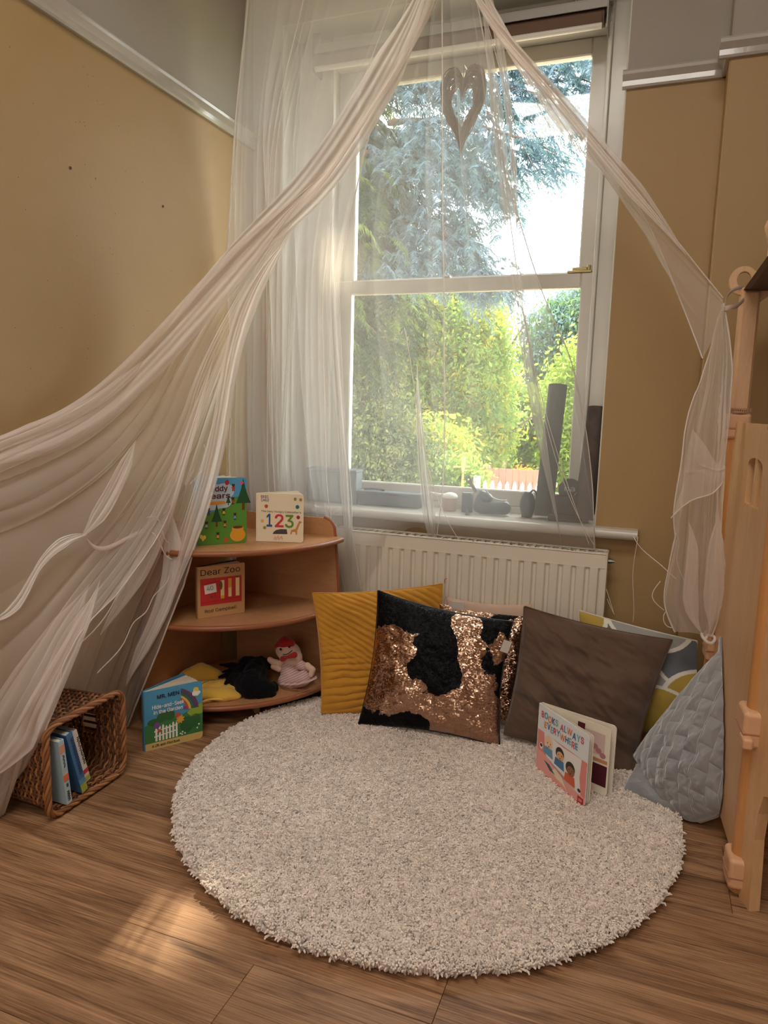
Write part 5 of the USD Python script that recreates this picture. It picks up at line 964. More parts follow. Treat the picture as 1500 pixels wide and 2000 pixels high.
def rbox(c, dx, d2, hx, hy, hz, r):
    s_ = [Manifold.sphere(r, 24).translate(tuple(map(float, V(*c) + dx*sx*(hx - r) + d2*sy*(hy - r) + V(0, 0, sz*(hz - r))))) for sx in (-1, 1) for sy in (-1, 1) for sz in (-1, 1)]
    return Manifold.batch_hull(s_)
def clip(o, z, hz=.036, hx=.036, hy=.028, rib=True):
    b = ph.add('connector', rbox(o + V(0, 0, z), dA, nA, hx, hy, hz, .010), CLIP, smooth=40)
    if rib: ph.add('connector_band', rbox(o + V(0, 0, z - .006), dA, nA, hx + .0012, hy + .0012, .003, .0025), plain('peach_plastic_dark', (176, 128, 94), .4), parent=b.GetPrim())
clip(PH1, .975, .034, .030, .030); clip(PH1, .372); clip(PH2, .372, .038, .038, .030); clip(PH2, .052, .034); clip(PH2, .985, .034)
ph.add('latch_peg', rbox(PH2 + dA*.035 + nA*.022 + V(0, 0, .350), dA, nA, .022, .010, .012, .006), CLIP, smooth=40)
dB_ = V(.37, -.93, 0); dB_ /= np.linalg.norm(dB_); nB = np.cross(dB_, V(0, 0, 1)); nB = nB if nB @ (CAM - PH2) > 0 else -nB
ar = [plane_pt(u, v, PH2, dB_) for u, v in ((1474, 1772), (1479, 1700), (1483, 1640), (1491, 1590), (1502, 1556))]
fo = plane_pt(1452, 1770, PH2, dB_)
top_z = ar[-1][1] + .05
pb = Polygon([(.012, .02), (fo[0], .0), (ar[0][0] , .0)] + [(a_, b_) for a_, b_ in ar[1:]] + [(ar[-1][0] + .10, top_z), (ar[-1][0] + .25, top_z + .02), (.75, top_z + .02), (.75, .99), (.012, .99)])
ph.add('front_panel', slab(pb.buffer(0), PH2, dB_, nB, .022, -.011), MAPLE, label='maple front panel with an arched opening')
# upper post, ring hook, roof
UP = PH1 + V(.0, 0, 0)
ph.add('collar', cat(*[xf(lathe([(0, 1.008), (.031, 1.008), (.032, 1.011), (.031, 1.014), (0, 1.014)], 28), trimesh.transformations.translation_matrix(UP))] + [box(UP + V(.031*math.cos(a), .031*math.sin(a), 1.008) - V(.0012, .0012, 0), UP + V(.031*math.cos(a), .031*math.sin(a), 1.022) + V(.0012, .0012, 0), 0) for a in np.linspace(0, 2*PI, 40)[:-1]]), plain('peach_plastic_dark', (176, 128, 94), .4), label='ridged brown collar')
ph.add('corner_post', xf(box((-.024, -.022, 1.012), (.024, .022, 1.318), .006), frame(UP, dA, nA, V(0, 0, 1)) if np.linalg.det(frame(UP, dA, nA, V(0, 0, 1))[:3, :3]) > 0 else frame(UP, -dA, nA, V(0, 0, 1))), wood('maple_post', (196, 150, 110), (220, 180, 140), scale=(8, 8, 1.5), rough=.42, fine=30), label='square maple post above the panels')
rc = atY(1451, 549, 2.10); sc_ = 2.10/ray(1451, 549)[1]
pxm = lambda k: k*sc_
ringp = unary_union([circ(0, 0, pxm(25), pxm(27)), Polygon([(pxm(6), pxm(24)), (pxm(22), pxm(16)), (pxm(60), pxm(24)), (pxm(60), -pxm(18)), (pxm(34), -pxm(40)), (pxm(30), -pxm(30)), (pxm(8), -pxm(25))])]).difference(circ(pxm(1), pxm(2), pxm(12.5), pxm(15)))
hook = xf(extrude(ringp, .020), frame(rc + V(0, .010, 0), V(1, 0, 0), V(0, 0, 1), V(0, -1, 0))); ph.add('ring_hook', hook, MAPLE, smooth=25, label='maple bracket with a round hole')
ra, rb2 = atY(1455, 562, 2.06), atY(1505, 506, 2.06)
sl = (rb2 - ra); rp_ = Polygon([(0, 0), (sl[0]*3, sl[2]*3), (sl[0]*3, sl[2]*3 - .012), (sl[0]*1.2, -.004), (.012, -.004)])
ph.add('roof', xf(extrude(rp_, .45), frame(ra + V(0, .06, 0), V(1, 0, 0), V(0, 0, 1), V(0, -1, 0))), wood('dark_roof_wood', (60, 38, 28), (88, 58, 42), scale=(4, 4, 4), rough=.5), label='dark brown sloping roof')
kb = atY(1503, 448, 2.02); ph.add('finial', xf(lathe([(0, -.035), (.010, -.034), (.012, -.02), (.018, -.008), (.020, .006), (.016, .02), (.006, .028), (0, .029)], 20), trimesh.transformations.translation_matrix(kb + V(.008, 0, 0))), MAPLE, smooth=True)
ph.add('finial_peg', tube([kb + V(.008, 0, -.035), kb + V(.008, 0, -.13)], .008, 10), MAPLE, smooth=True)
# the net's tie ribbon looped through the hook
tt_ = np.array([atY(u, v, y) for u, v, y in ((1415, 606, 2.03), (1417, 588, 2.03), (1425, 572, 2.05), (1440, 563, 2.075), (1453, 561, 2.10))])
rbm = lambda pts, w_: grid_mesh(np.stack([spline(pts, 40) + V(0, 0, -w_/2), spline(pts, 40) + V(.001, -.002, 0), spline(pts, 40) + V(0, 0, w_/2)], 1))
cp.add('tie_ribbon', rbm(tt_, .009), TAPE, smooth=True, label='beige tie ribbon knotted round the hook')
cp.add('tie_ribbon', rbm(np.array([atY(u, v, y) for u, v, y in ((1410, 604, 2.025), (1422, 601, 2.02), (1438, 598, 2.04), (1450, 588, 2.07), (1462, 582, 2.095))]), .012), TAPE, smooth=True, label='beige tie ribbon knotted round the hook')
cp.add('tie_ribbon', rbm(np.array([atY(u, v, y) for u, v, y in ((1414, 600, 2.02), (1413, 620, 2.02), (1412, 640, 2.025))]), .010), TAPE, smooth=True, label='end of the beige tie ribbon')

# ================================================================== things on the window sill
SZ = SILL + .0004
DG = lambda n, c, r=.7: plain(n, c, r, bump=(120, .15, .001))
def onsill(u, v): return atZ(u, v, SZ)
def vbox(u0, u1, v_top, y, d, name, label, cat_, mat, b=.006, taper=0.0):
    x0, x1 = atY(u0, 980, y)[0], atY(u1, 980, y)[0]; z1 = atY((u0 + u1)/2, v_top, y)[2]
    T = Thing(name, label, cat_, ((x0 + x1)/2, y + d/2, SZ)); return T, x0, x1, z1
T, x0, x1, z1 = vbox(598, 694, 916, 2.462, .07, 'storage_box', 'slate grey box at the left end of the window sill', 'box', None)
T.add('body', box((x0, 2.462, SZ), (x1, 2.53, z1 - .006), .005), DG('slate_grey', (104, 112, 118))); T.add('lid', box((x0 - .002, 2.460, z1 - .010), (x1 + .002, 2.532, z1), .004), DG('slate_grey_lid', (92, 98, 104)))
T, x0, x1, z1 = vbox(697, 818, 962, 2.475, .05, 'flat_case', 'long low dark grey case on the sill beside the slate box', 'case', None)
T.add('body', box((x0, 2.475, SZ), (x1, 2.53, z1 - .008), .004), DG('case_grey', (78, 86, 92))); T.add('lid', box((x0, 2.474, z1 - .007), (x1, 2.531, z1), .003), DG('case_grey_lid', (98, 106, 112))); T.add('strap', tube([(x0 + .02, 2.5, z1 + .004), (x0 + .06, 2.495, z1 + .008), (x0 + .1, 2.5, z1 + .004)], .004, 8), DG('case_strap', (60, 66, 72)))
b0 = atY(878, 1002, 2.50); cx = b0[0]
T = Thing('beaker', 'pinkish beaker with a white domed lid and tube, near the middle of the sill', 'beaker', (cx, 2.50, SZ))
zt = atY(880, 972, 2.50)[2]
T.add('body', xf(lathe([(0, SZ), (.022, SZ), (.025, SZ + .004), (.027, zt), (.024, zt + .001), (0, zt)], 28), trimesh.transformations.translation_matrix((cx, 2.50, 0))), DG('beaker_body', (176, 150, 138), .4), smooth=30)
T.add('lid', xf(lathe([(.028, zt), (.028, zt + .005), (.022, zt + .014), (.010, zt + .019), (0, zt + .020)], 28), trimesh.transformations.translation_matrix((cx, 2.50, 0))), plain('white_plastic', (232, 228, 218), .35), smooth=40)
T.add('tube', tube(spline([V(cx - .012, 2.50, zt + .010), V(cx - .035, 2.495, zt + .010), atY(836, 961, 2.50)], 20), .0045, 8), plain('white_plastic', (232, 228, 218), .35), smooth=True)
j0 = atY(912, 1000, 2.50); jt = atY(912, 962, 2.50)[2]
T = Thing('jar', 'small dark jar with an upright metal clip, left of the black figure on the sill', 'jar', (j0[0], 2.50, SZ))
T.add('body', xf(lathe([(0, SZ), (.019, SZ), (.021, SZ + .004), (.021, jt - .008), (.017, jt), (0, jt)], 26), trimesh.transformations.translation_matrix((j0[0], 2.50, 0))), DG('dark_glass', (74, 84, 92), .3), smooth=30)
s0, s1_ = atY(930, 960, 2.48), atY(914, 934, 2.48); dd = s1_ - s0; dd /= np.linalg.norm(dd)
pl = unary_union([sbox(-.006, -.002, .006, .045), rrect(-.010, .036, .010, .062, .004)]).difference(circ(0, .050, .0042))
T.add('clip', xf(extrude(pl, .003), frame(s0, np.cross(dd, V(0, -1, 0)), dd, V(0, -1, 0)) if np.linalg.det(frame(s0, np.cross(dd, V(0, -1, 0)), dd, V(0, -1, 0))[:3, :3]) > 0 else frame(s0, -np.cross(dd, V(0, -1, 0)), dd, V(0, -1, 0))), DG('clip_metal', (120, 118, 116), .4))
kz = atZ(912, 1006, SZ); T2 = Thing('knob', 'tiny grey knob lying on the sill in front of the dark jar', 'knob', tuple(kz)); T2.add('ball', xf(lathe([(0, 0), (.006, 0), (.008, .004), (.008, .009), (.005, .013), (0, .014)], 18), trimesh.transformations.translation_matrix(kz)), DG('grey_knob', (120, 116, 116), .4), smooth=True); T2.add('stem', xf(lathe([(0, .013), (.0025, .013), (.0025, .020), (0, .020)], 10), trimesh.transformations.translation_matrix(kz)), METAL)
BF = DG('black_figure', (58, 68, 74), .35)
c1, c2 = atY(946, 982, 2.49), atY(986, 992, 2.48)
T = Thing('figure', 'smooth black curved figure with a high back and a low round end, on the sill', 'ornament', (c1[0], 2.49, SZ))
T.add('body', ground(blob([[(atY(934, 990, 2.49), .020), (atY(942, 968, 2.49), .019), (atY(952, 974, 2.49), .020)], [(atY(942, 990, 2.49), .026), (atY(962, 992, 2.485), .022), (atY(985, 992, 2.48), .024)]], .004), SZ), BF, smooth=True)
T.add('handle', tube(spline([atY(950, 958, 2.485), atY(962, 972, 2.475), atY(975, 977, 2.47), atY(990, 978, 2.47)], 20), .003, 8), plain('pale_handle', (170, 182, 186), .3), smooth=True)
T = Thing('jug', 'round dark jug at the foot of the left tube on the sill', 'jug', (atY(1030, 990, 2.49)[0], 2.49, SZ)); jx_ = atY(1030, 990, 2.49)[0]; jt = atY(1030, 960, 2.49)[2]
hh_ = jt - SZ; T.add('body', xf(lathe([(0, SZ), (.018, SZ), (.026, SZ + hh_*.35), (.027, SZ + hh_*.6), (.020, SZ + hh_*.9), (.012, jt), (0, jt)], 28), trimesh.transformations.translation_matrix((jx_, 2.49, 0))), DG('jug_black', (60, 64, 68), .3), smooth=True)
T.add('handle', tube(spline([V(jx_ + .010, 2.485, jt - .002), V(jx_ + .022, 2.48, jt + .006), V(jx_ + .032, 2.48, jt - .008), V(jx_ + .028, 2.485, jt - .03)], 20), .0035, 8), DG('jug_black', (60, 64, 68), .3), smooth=True)
def roll(name, label, bot, top, y0, y1, r, mat, inner):
    a, b = atY(*bot, y0), atY(*top, y1); a[2] = SZ + r*.3; d = b - a; L_ = np.linalg.norm(d); d /= L_; T = Thing(name, label, 'tube', (a[0], a[1], SZ))
    x = np.cross(d, V(0, 1, 0)); x /= np.linalg.norm(x); M = frame(a, x, np.cross(d, x), d)
    n = 60; th_ = np.linspace(0, 2*PI*3, n*3); rr_ = r*(1 - .05*th_/(2*PI*3)) 
    T.add('tube_wall', xf(lathe([(r*.80, 0), (r, 0), (r, L_), (r*.80, L_), (r*.80, 0)], 40), M), mat, smooth=30)
    T.add('lining', xf(lathe([(0, L_*.93), (r*.80, L_*.93), (r*.80, L_*.935), (0, L_*.935)], 30), M), inner); return T
roll('cardboard_tube', 'tall dark grey tube leaning in the right corner of the window', (1061, 1003), (1090, 752), 2.485, 2.545, .0315, DG('tube_grey', (74, 78, 80), .75), DG('tube_inside', (92, 90, 88)))
roll('cardboard_tube', 'shorter dark tube with rusty blotches at the far right end of the sill', (1140, 1003), (1169, 796), 2.465, 2.53, .034, plain('tube_rusty', (92, 78, 72), .75, var=(14, .55)), DG('tube_inside', (92, 90, 88)))
T, x0, x1, z1 = vbox(1072, 1132, 968, 2.450, .03, 'stand', 'dark wooden stand between the two tubes on the sill', 'stand', None)
T.add('base', box((x0, 2.445, SZ), (x1 + .01, 2.475, SZ + .022), .003), DG('stand_wood', (78, 62, 56))); T.add('block', box((x0 + .012, 2.45, SZ + .0215), (x1 - .004, 2.472, z1), .004), DG('stand_wood_dark', (66, 56, 54)))
dc = atY(1113, 957, 2.468); T = Thing('chalk_disc', 'round chalkboard disc with white chalk letters between the two tubes', 'chalkboard', (dc[0], 2.468, SZ))
rd_ = dc[2] - SZ - .001; rdz = .0365
dM = frame(V(dc[0], 2.476, dc[2]), V(1, 0, 0), V(0, 0, 1), V(0, -1, 0)); SL = DG('slate_board', (58, 62, 64), .8)
T.add('board', xf(extrude(circ(0, 0, rdz), .006), dM), SL); T.add('rim', xf(tube([(rdz*math.cos(a), rdz*math.sin(a), .004) for a in np.linspace(0, 2*PI, 49)[:-1]], .0025, 8, closed=True), dM), DG('slate_rim', (78, 80, 82), .5), smooth=True)
T.add('peg', box((dc[0] - .006, 2.470, SZ), (dc[0] + .006, 2.477, dc[2] - rdz + .006), .002), DG('stand_wood', (78, 62, 56)))
CH = plain('white_chalk', (206, 206, 202), .9)
tm = text('na', -.018, -.004, .018, .034); T.add('chalk_letters', xf(tm, dM @ trimesh.transformations.translation_matrix((0, 0, .0062))), CH)
T.add('chalk_letters', xf(extrude(LineString([(-.012, -.022), (0, -.026), (.014, -.02), (.022, -.008)]).buffer(.0008), .0003), dM @ trimesh.transformations.translation_matrix((0, 0, .0062))), CH)

# ================================================================== woven twig heart hanging in the window
hc = atY(903, 215, 2.548); k_ = 2.548/ray(903, 215)[1]
ht = Thing('twig_heart', 'brown woven twig heart hanging in the upper window pane', 'heart decoration', tuple(hc))
def heart(t, s, w): 
    x = 16*np.sin(t)**3; y_ = 13*np.cos(t) - 5*np.cos(2*t) - 2*np.cos(3*t) - np.cos(4*t); return x/16*w*s, (y_ + 2.5)/14.5*s
rg = np.random.default_rng(14); TW = [plain(f'twig_{i}', c__, .8) for i, c__ in enumerate(((112, 84, 64), (136, 104, 80), (88, 66, 52)))]
for ci in range(3):
    ts = []
    for j in range(19):
        t = np.linspace(0, 2*PI, 70)[:-1]; s_ = k_*rg.uniform(42, 78); x, y_ = heart(t + rg.uniform(-.05, .05), s_, .56)
        dz = rg.uniform(-.008, .008) + .005*np.sin(t*rg.integers(3, 7) + rg.uniform(0, 6)); wob = 1 + .08*np.sin(t*rg.integers(4, 11) + rg.uniform(0, 6))
        ts.append(tube(np.c_[hc[0] + x*wob, hc[1] + dz, hc[2] + y_*wob], rg.uniform(.0013, .0022), 5, closed=True))
    ht.add('twig', cat(*ts), TW[ci], kind='stuff', smooth=60)
hk = atY(906, 128, 2.556); ht.add('string', tube([hc + V(0, 0, k_*36), hk], .0012, 6), DG('jute', (110, 92, 76)))
ht.add('hook', cat(xf(lathe([(0, 0), (.009, 0), (.008, .005), (.003, .010), (0, .010)], 18), frame(V(hk[0], 2.612, hk[2] + .006), V(1, 0, 0), V(0, 0, 1), V(0, -1, 0))), tube([V(hk[0], 2.603, hk[2] + .006), V(hk[0], 2.56, hk[2] + .004), hk], .0022, 7)), plain('clear_hook', (196, 196, 190), .2), label='pale suction hook')
# ================================================================== outside
def leafmat(name, rgb, rgb2, trans=0.45):
    a, b = s2l(rgb), s2l(rgb2)
    return graph(name, {'oi': ('object_info', {}), 'gm': ('geometry', {}), 'r': ('rgb_ramp', {'ramp': [(0.0, a), (1.0, b)]}), 'd': ('diffuse_bsdf', {}), 't': ('translucent_bsdf', {}), 'mx': ('mix_closure', {'fac': trans})},
        [('gm.random_per_island', 'r.fac'), ('r.color', 'd.color'), ('r.color', 't.color'), ('d.BSDF', 'mx.closure1'), ('t.BSDF', 'mx.closure2')], surface='mx.closure')
BARK = plain('brown_bark', (92, 74, 60), 0.9, bump=(30, 0.4, 0.02))
GZ = -1.35
def spray_proto(path, kind, mat, seed, size):
    rg = np.random.default_rng(seed); vs, fs = [], []
    def quad(c, d, w, n, tip=0.0):
        s = np.cross(d, n); s /= max(np.linalg.norm(s), 1e-9); k = len(vs)
        vs.extend([c - s*w*.35, c + d*.45 - s*w, c + d*.45 + s*w, c + s*w*.35, c + d + V(0, 0, tip)]); fs.extend([[k, k + 1, k + 2], [k, k + 2, k + 3], [k + 1, k + 4, k + 2]])
    if kind == 'needle':      # drooping spray: a stem with short side shoots
        for i in range(15):
            t = i/14; c = V(t*size*.55, 0, -t*t*size*.55)
            for sd in (-1, 1):
                d = V(rg.uniform(.2, .5), sd*rg.uniform(.5, 1), rg.uniform(-.9, -.2)); d *= size*.26*(1 - .5*t)/np.linalg.norm(d)
                quad(c + rg.normal(0, size*.012, 3), d, size*.022, V(rg.normal(), rg.normal(), 1), -size*.03)
    else:
        for i in range(26):
            c = rg.normal(0, size*.30, 3); d = rg.normal(0, 1, 3); d[2] -= .5; d *= size*rg.uniform(.15, .27)/np.linalg.norm(d)
            quad(c, d, size*.055, rg.normal(0, 1, 3))
    return usdkit.mesh(stage, path, (np.array(vs), np.array(fs)), mat)
def foliage(T, name, pos, dirs, kind, mats, size, seed, label=None):
    """pos (n,3) world; dirs: azimuth the spray points to"""
    path = T.path + '/' + unique(T.path, name); pi = UsdGeom.PointInstancer.Define(stage, path); setd(pi.GetPrim(), kind='stuff', label=label)
    rg = np.random.default_rng(seed); pr = []
    for k, mt in enumerate(mats):
        spray_proto(path + f'/sprig_{k:03d}', kind, mt, seed*10 + k, size); pr.append(Sdf.Path(path + f'/sprig_{k:03d}'))
    pi.CreatePrototypesRel().SetTargets(pr); n = len(pos)
    az = np.asarray(dirs) + rg.normal(0, .35, n); pit = rg.normal(0, .25, n)
    if kind != 'needle': az = rg.uniform(0, 2*PI, n); pit = rg.uniform(-1.2, 1.2, n)
    cz, sz, cy, sy = np.cos(az/2), np.sin(az/2), np.cos(pit/2), np.sin(pit/2)
    Q = np.stack([cz*cy, -sz*sy, cz*sy, sz*cy], 1)
    pi.CreatePositionsAttr(Vt.Vec3fArray.FromNumpy((np.asarray(pos) - T.base).astype(np.float32)))
    pi.CreateOrientationsAttr(Vt.QuathArray([Gf.Quath(*map(float, q)) for q in Q]))
    pi.CreateScalesAttr(Vt.Vec3fArray.FromNumpy(np.repeat(rg.uniform(.75, 1.3, n)[:, None], 3, 1).astype(np.float32)))
    pi.CreateProtoIndicesAttr(Vt.IntArray.FromNumpy(rg.integers(0, len(pr), n).astype(np.int32)))
    return pi
LG = [leafmat('needle_dark', (38, 56, 44), (56, 76, 58), .35), leafmat('needle_mid', (50, 72, 52), (74, 92, 66), .4), leafmat('needle_lit', (104, 122, 60), (140, 146, 70), .45)]  # the yellowest tone paints sunlit patches into the needle colour
LB = [leafmat('needle_blue', (104, 128, 130), (130, 150, 146), .4), leafmat('needle_bluer', (118, 140, 152), (142, 162, 166), .4)]
LY = [leafmat('leaf_yellow_green', (142, 166, 80), (172, 186, 98), .5), leafmat('leaf_green', (114, 146, 82), (142, 168, 100), .5), leafmat('leaf_gold', (186, 176, 72), (202, 190, 88), .5)]
LR = [leafmat('leaf_soft_green', (98, 124, 82), (122, 144, 96), .5), leafmat('leaf_lime', (142, 160, 72), (164, 176, 88), .5)]
LD = [leafmat('leaf_holly', (80, 98, 70), (114, 128, 80), .35), leafmat('leaf_holly_pale', (132, 136, 84), (152, 150, 98), .4)]
gr = solo('ground', box((-40, 2.9, GZ - 0.2), (40, 70, GZ), 0), plain('garden_ground', (128, 134, 96), 0.95, var=(0.6, 0.7)), cat='ground', kind='structure', label='garden ground beyond the window')

# the big conifer: trunk left of the view, low boughs drooping across the top of the window, unseen high boughs arching over to shade the window
TR = V(-5.6, 8.8, 0)
con = Thing('conifer_tree', 'tall dark drooping conifer filling the upper left of the window', 'tree', (TR[0], TR[1], GZ))
con.add('trunk', tube(spline([TR + V(0, 0, GZ), TR + V(.05, 0, 4), TR + V(-.05, .05, 9), TR + V(0, 0, 13)], 30), np.linspace(.26, .04, 30), 12), BARK, smooth=True)
rg = np.random.default_rng(8); SP = {0: [[], []], 1: [[], []], 2: [[], []]}; bough = []
def add_bough(p0, p1, droop, n, spread, kk, seed, t0=.12):
    r2 = np.random.default_rng(seed); mid = (p0 + p1)/2 + V(0, 0, droop); c = spline([p0, mid, p1], 40)
    t = r2.uniform(t0, 1, n); q = np.array([np.interp(t, np.linspace(0, 1, 40), c[:, k]) for k in range(3)]).T
    az = math.atan2(p1[1] - p0[1], p1[0] - p0[0])
    w = spread*(0.4 + .6*np.sin(np.clip(t, 0, 1)*PI*.85))
    off = r2.normal(0, 1, (n, 3))*w[:, None]*V(.35, .55, .25); off[:, 2] -= np.abs(r2.normal(0, .55, n))*w
    SP[kk][0].append(q + off); SP[kk][1].append(np.full(n, az) + r2.normal(0, .9, n))
    bough.append(tube(c, np.linspace(.035, .006, 40), 6))
i = 0
for z in np.arange(-0.2, 12.2, 0.42):
    reach = 3.3*(1 - max(0, z - 3)/11.0)
    for k in range(7):
        a = rg.uniform(0, 2*PI); d = V(math.cos(a), math.sin(a), 0); L_ = reach*rg.uniform(.7, 1.05)
        if d[0] > .2 and z < 4.6: L_ *= np.interp(z, [0.2, 1.2, 2.2, 4.6], [.55, .62, .85, 1.0])
        add_bough(TR + V(0, 0, z + .4), TR + d*L_ + V(0, 0, z - .35*L_*.5), .25, 170 if z < 6 else 90, .55, 0, 100 + i); i += 1
# low boughs reaching right, ending against the sky
for j, (u0, v0, u1, v1, Y, n) in enumerate([(640, 60, 1165, 165, 7.4, 300), (700, 150, 1150, 215, 7.2, 420), (760, 240, 1088, 300, 7.0, 330), (700, 300, 1000, 375, 7.3, 420), (760, 60, 1180, 80, 7.8, 300), (690, 420, 940, 500, 7.6, 420), (690, 500, 985, 545, 7.6, 380), (900, 40, 1210, 120, 7.0, 240), (690, 370, 930, 440, 7.9, 400), (690, 250, 960, 330, 8.2, 420)]):
    add_bough(atY(u0, v0, Y + 1), atY(u1, v1, Y), .12, n, .30, 1, 900 + j)
# high boughs over the house, above what the window shows; placed unseen to shade the window from the sun but for one gap
WC = V(-0.70, 2.63, 1.45)
for j in range(9):
    kq = 4.2 + j*0.42; c0 = WC + SUN_DIR/SUN_DIR[1]*kq; s_ = rg.uniform(-.25, .25)
    add_bough(TR + V(0, 0, c0[2] + .3), c0 + V(.75, -.35, -.1 + s_), .2, 900, .55, 2, 500 + j, t0=.45)
gap = Polygon([tuple(atZ(u, v, 0)[:2]) for u, v in [(150, 1915), (235, 1790), (330, 1780), (390, 1795), (335, 1852), (255, 1872)]]).buffer(0.055)
from shapely import contains_xy
for kk in SP: SP[kk] = [np.vstack(SP[kk][0]), np.concatenate(SP[kk][1])]
for kk in SP:
    hp, ha = SP[kk]; g2 = hp - SUN_DIR*(hp[:, 2]/SUN_DIR[2])[:, None]; ok = ~contains_xy(gap, g2[:, 0], g2[:, 1]); SP[kk] = [hp[ok], ha[ok]]
con.add('bough', cat(*bough), BARK, kind='stuff', smooth=True)
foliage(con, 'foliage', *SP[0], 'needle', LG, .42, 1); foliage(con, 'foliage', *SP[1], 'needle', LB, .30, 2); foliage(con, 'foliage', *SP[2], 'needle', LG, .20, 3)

def leafy(name, label, blobs, mats, n, size, seed, trunk=None, group=None):
    """blobs: (centre, radii)"""
    c0 = blobs[0][0]; base = V(c0[0], c0[1], GZ); T = Thing(name, label, 'bush' if 'bush' in name or 'hedge' in name else 'tree', tuple(base), group=group)
    rg = np.random.default_rng(seed); P = []
    tot = sum(np.prod(np.array(r)[:2]) for _, r in blobs)
    for c, r in blobs:
        m = int(n*np.prod(np.array(r)[:2])/tot); d = rg.normal(0, 1, (m, 3)); d /= np.linalg.norm(d, axis=1, keepdims=True)
        cl = 0.8 + .35*meshkit.noise(d*2.2 + np.array(c), seed); P.append(np.array(c) + d*np.array(r)*(rg.uniform(.45, 1, m)**.5*cl)[:, None])
    P = np.vstack(P); P = P[P[:, 2] > GZ + .05]
    br_ = []
    if trunk is None: trunk = base
    for c, r in blobs:
        for k in range(5): 
            e = np.array(c) + rg.normal(0, .5, 3)*np.array(r); br_.append(tube(spline([trunk, (trunk*.6 + e*.4)*V(1, 1, 0) + V(0, 0, (trunk[2] + e[2])/2), e], 14), np.linspace(.09, .015, 14), 6))
    T.add('branch', cat(*br_), BARK, smooth=True, kind='stuff'); foliage(T, 'foliage', P, np.zeros(len(P)), 'leaf', mats, size, seed)
    return T
A = lambda u, v, y: atY(u, v, y)
leafy('broadleaf_tree', 'yellow-green leafy tree in the middle of the window', [(A(840, 730, 13.5), (1.7, 1.6, 1.7)), (A(880, 640, 14), (1.2, 1.3, 1.0)), (A(770, 650, 13), (1.2, 1.2, 1.2)), (A(800, 880, 13), (1.5, 1.3, 1.0)), (A(925, 700, 15), (.7, .7, .7)), (A(915, 820, 14), (1.0, 1.0, 1.1))], [LY[0], LY[0], LY[1], LY[2]], 5200, .38, 31)
leafy('holly_tree', 'grey-green small-leaved tree at the left edge of the lower pane', [(A(705, 700, 8.6), (.55, .5, .8)), (A(715, 860, 8.4), (.7, .6, .8)), (A(690, 560, 9), (.5, .5, .6)), (A(770, 900, 8.6), (.5, .5, .5))], LD, 2300, .23, 32)
leafy('distant_tree', 'soft blue-green tree at the right edge of the lower pane', [(A(1105, 690, 24), (1.6, 1.4, 1.9)), (A(1150, 640, 25), (1.6, 1.5, 1.5)), (A(1050, 800, 25), (1.2, 1.2, .8))], [LB[0], LR[0]], 1500, .62, 33)
leafy('lime_tree', 'bright lime-green tree beside the leaning tubes', [(A(1122, 800, 18), (.75, 1.0, 1.7)), (A(1135, 900, 18), (.9, .8, 1.0))], [LR[1], LY[0]], 900, .5, 34)
leafy('garden_tree', 'lime-green rounded tree above the garden fence', [(A(1000, 820, 19), (1.1, 1.0, .9)), (A(1035, 860, 19), (.8, .8, .5)), (A(965, 800, 20), (1.0, 1.0, 1.0))], [LR[1], LR[0]], 1000, .5, 35)
leafy('golden_bush', 'golden-leaved bush low in the middle of the window', [(A(845, 875, 10.5), (.55, .5, .35)), (A(800, 905, 10.5), (.6, .5, .3))], [LY[2], LY[0]], 420, .35, 36)
leafy('green_bush', 'fresh green bush at the foot of the lower pane', [(A(770, 925, 9.5), (.7, .5, .3)), (A(850, 932, 9.5), (.5, .4, .22)), (A(725, 935, 9), (.5, .4, .25))], [LY[1], LR[0]], 420, .3, 37)
leafy('orange_bush', 'small orange-flowered bush in front of the fence', [(A(1012, 930, 12.5), (.15, .15, .13)), (A(1030, 934, 12.5), (.12, .12, .10))], [leafmat('leaf_orange', (236, 170, 70), (240, 196, 110), .4), LY[2]], 90, .16, 38)
leafy('vine_bush', 'yellow-green climber on the cane wigwam', [(A(905, 935, 9.2), (.22, .2, .32)), (A(925, 945, 9.2), (.18, .2, .2))], [LY[0]], 130, .22, 39)
leafy('boundary_hedge', 'pale green hedge line behind the far fence', [(A(u, 860, 30), (2.2, 1.0, 1.5)) for u in (700, 780, 860, 940)] + [(A(u, 850, 30), (2.4, 1, 1.8)) for u in (1150, 1300, 1450)], [LR[0], LY[1]], 2300, .7, 40)
# fences
def fence(name, label, u0, u1, vt, Y, wdt, gap_, mat, pointed=False, zb=None, hh=1.7):
    a, b = A(u0, vt, Y), A(u1, vt, Y); z1 = (a[2] + b[2])/2; T = Thing(name, label, 'fence', (a[0], Y, GZ)); n = int(abs(b[0] - a[0])/(wdt + gap_)); x = a[0]
    for k in range(n):
        if pointed: pol = Polygon([(0, z1 - hh), (wdt, z1 - hh), (wdt, z1 - .05), (wdt/2, z1), (0, z1 - .05)])
        else: pol = Polygon([(0, z1 - hh), (wdt, z1 - hh), (wdt, z1), (0, z1)])
        T.add('board', xf(extrude(pol, .018), frame(V(x, Y, 0), V(1, 0, 0), V(0, 0, 1), V(0, -1, 0))), mat); x += wdt + gap_
    for k in range(int(abs(b[0] - a[0])/1.8) + 1): T.add('post', box((a[0] + 1.8*k - .04, Y + .003, GZ), (a[0] + 1.8*k + .04, Y + .09, z1 + .04), .004), mat)
    for zz in (z1 - .25, z1 - hh + .2): T.add('rail', box((a[0], Y + .001, zz), (b[0], Y + .05, zz + .07), .004), mat)
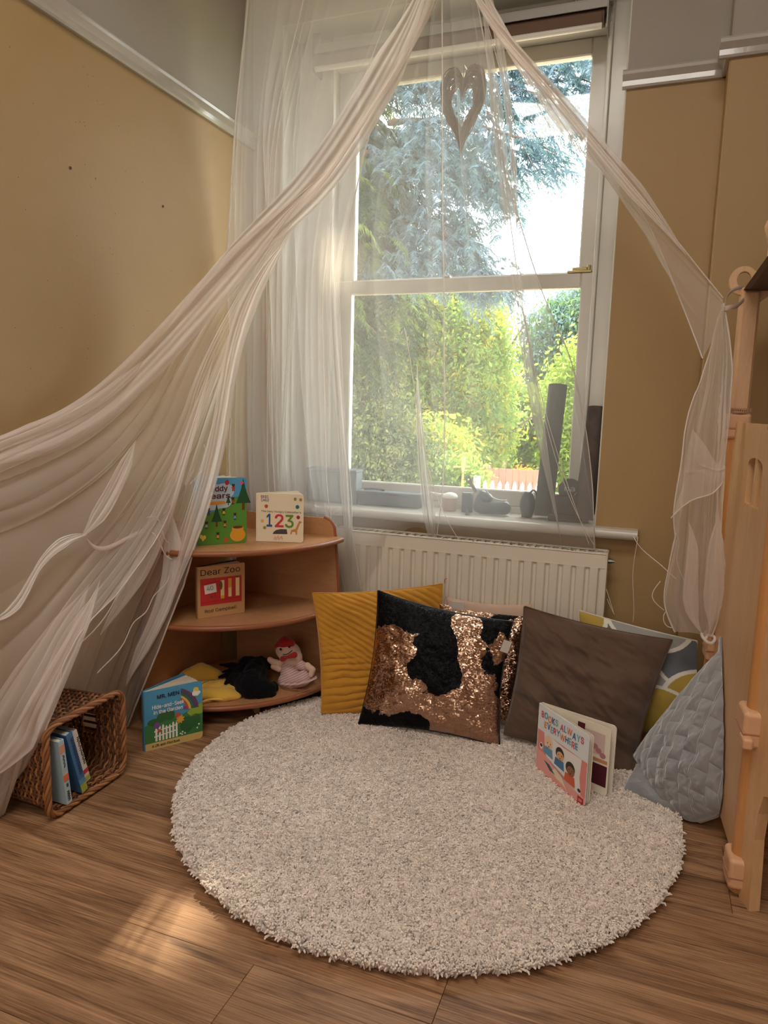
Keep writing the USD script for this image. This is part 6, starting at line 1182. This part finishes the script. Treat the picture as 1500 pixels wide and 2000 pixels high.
PINK = plain('weathered_red_fence', (196, 150, 132), 0.85, var=(3, .8)); GREYW = plain('weathered_grey_wood', (158, 140, 124), 0.85, var=(3, .8)); PALE = plain('pale_pickets', (226, 206, 186), 0.8)
fence('panel_fence', 'reddish board fence low in the lower pane', 950, 1090, 917, 11.3, .10, .008, PINK, hh=1.0)
fence('far_fence', 'far pinkish fence right of the middle trees', 985, 1180, 880, 22.0, .14, .008, PINK, hh=1.5)
fence('shed_fence', 'grey weathered board fence behind the cane wigwam', 850, 955, 908, 15.0, .12, .006, GREYW, hh=1.2)
fence('picket_fence', 'row of pale pointed pickets just above the window frame', 930, 1090, 941, 9.0, .05, .045, PALE, pointed=True, hh=.9)
tee = Thing('cane_wigwam', 'bamboo cane plant support outside the window', 'plant support', tuple(A(905, 945, 9.0)*V(1, 1, 0) + V(0, 0, GZ)))
CANE = plain('bamboo_cane', (222, 186, 110), 0.6); ap = A(905, 905, 9.0)
for du in (-.16, -.05, .08, .18): tee.add('cane', tube([V(ap[0] + du, 9.0 + .1*math.sin(du*30), GZ), ap + V(-du*.15, 0, .08)], .012, 6), CANE)
tee.add('crossbar', tube([A(885, 912, 9.0), A(918, 911, 9.0)], .012, 6), CANE)
# lawn, path and the house behind
solo('lawn', box((-30, 16, GZ - .02), (20, 21, GZ + .03), 0), plain('lawn_green', (150, 178, 110), 0.95, var=(4, .85)), kind='structure', label='strip of green lawn beyond the near fence', cat='lawn')
solo('path', box((-1.8, 3.2, GZ - .02), (3, 40, GZ + .012), 0), plain('pale_path', (176, 160, 148), 0.9), kind='structure', label='pale path at the right of the garden', cat='path')
hs = Thing('house', 'pink-brick house with a pale red roof far behind the trees', 'house', tuple(A(1050, 880, 34)*V(1, 1, 0) + V(0, 0, GZ)))
h0, h1 = A(1015, 850, 34), A(1085, 850, 34); zt = h0[2]
hs.add('wall', box((h0[0], 34, GZ), (h1[0] + 1, 39, zt), .01), plain('pink_brick', (206, 160, 146), 0.9, var=(6, .85)))
rf = xf(extrude(Polygon([(-.3, 0), (5.3, 0), (2.5, 1.7)]), h1[0] - h0[0] + 1.4), frame(V(h0[0] - .2, 34, zt), V(0, 1, 0), V(0, 0, 1), V(1, 0, 0)))
hs.add('roof', rf, plain('red_roof_tiles', (214, 150, 130), 0.85, var=(8, .85)))
wn = hs.add('window', box((h0[0] + .5, 33.95, zt - 1.5), (h0[0] + 1.4, 34.02, zt - .5), .01), plain('dark_window', (90, 96, 104), 0.2))

leafy('garden_shrub_tree', 'broad green tree to the right of the garden path', [(A(1290, 760, 22), (2.0, 1.6, 2.2)), (A(1400, 800, 22), (1.6, 1.4, 1.8))], [LR[0], LY[1]], 1500, .5, 44)
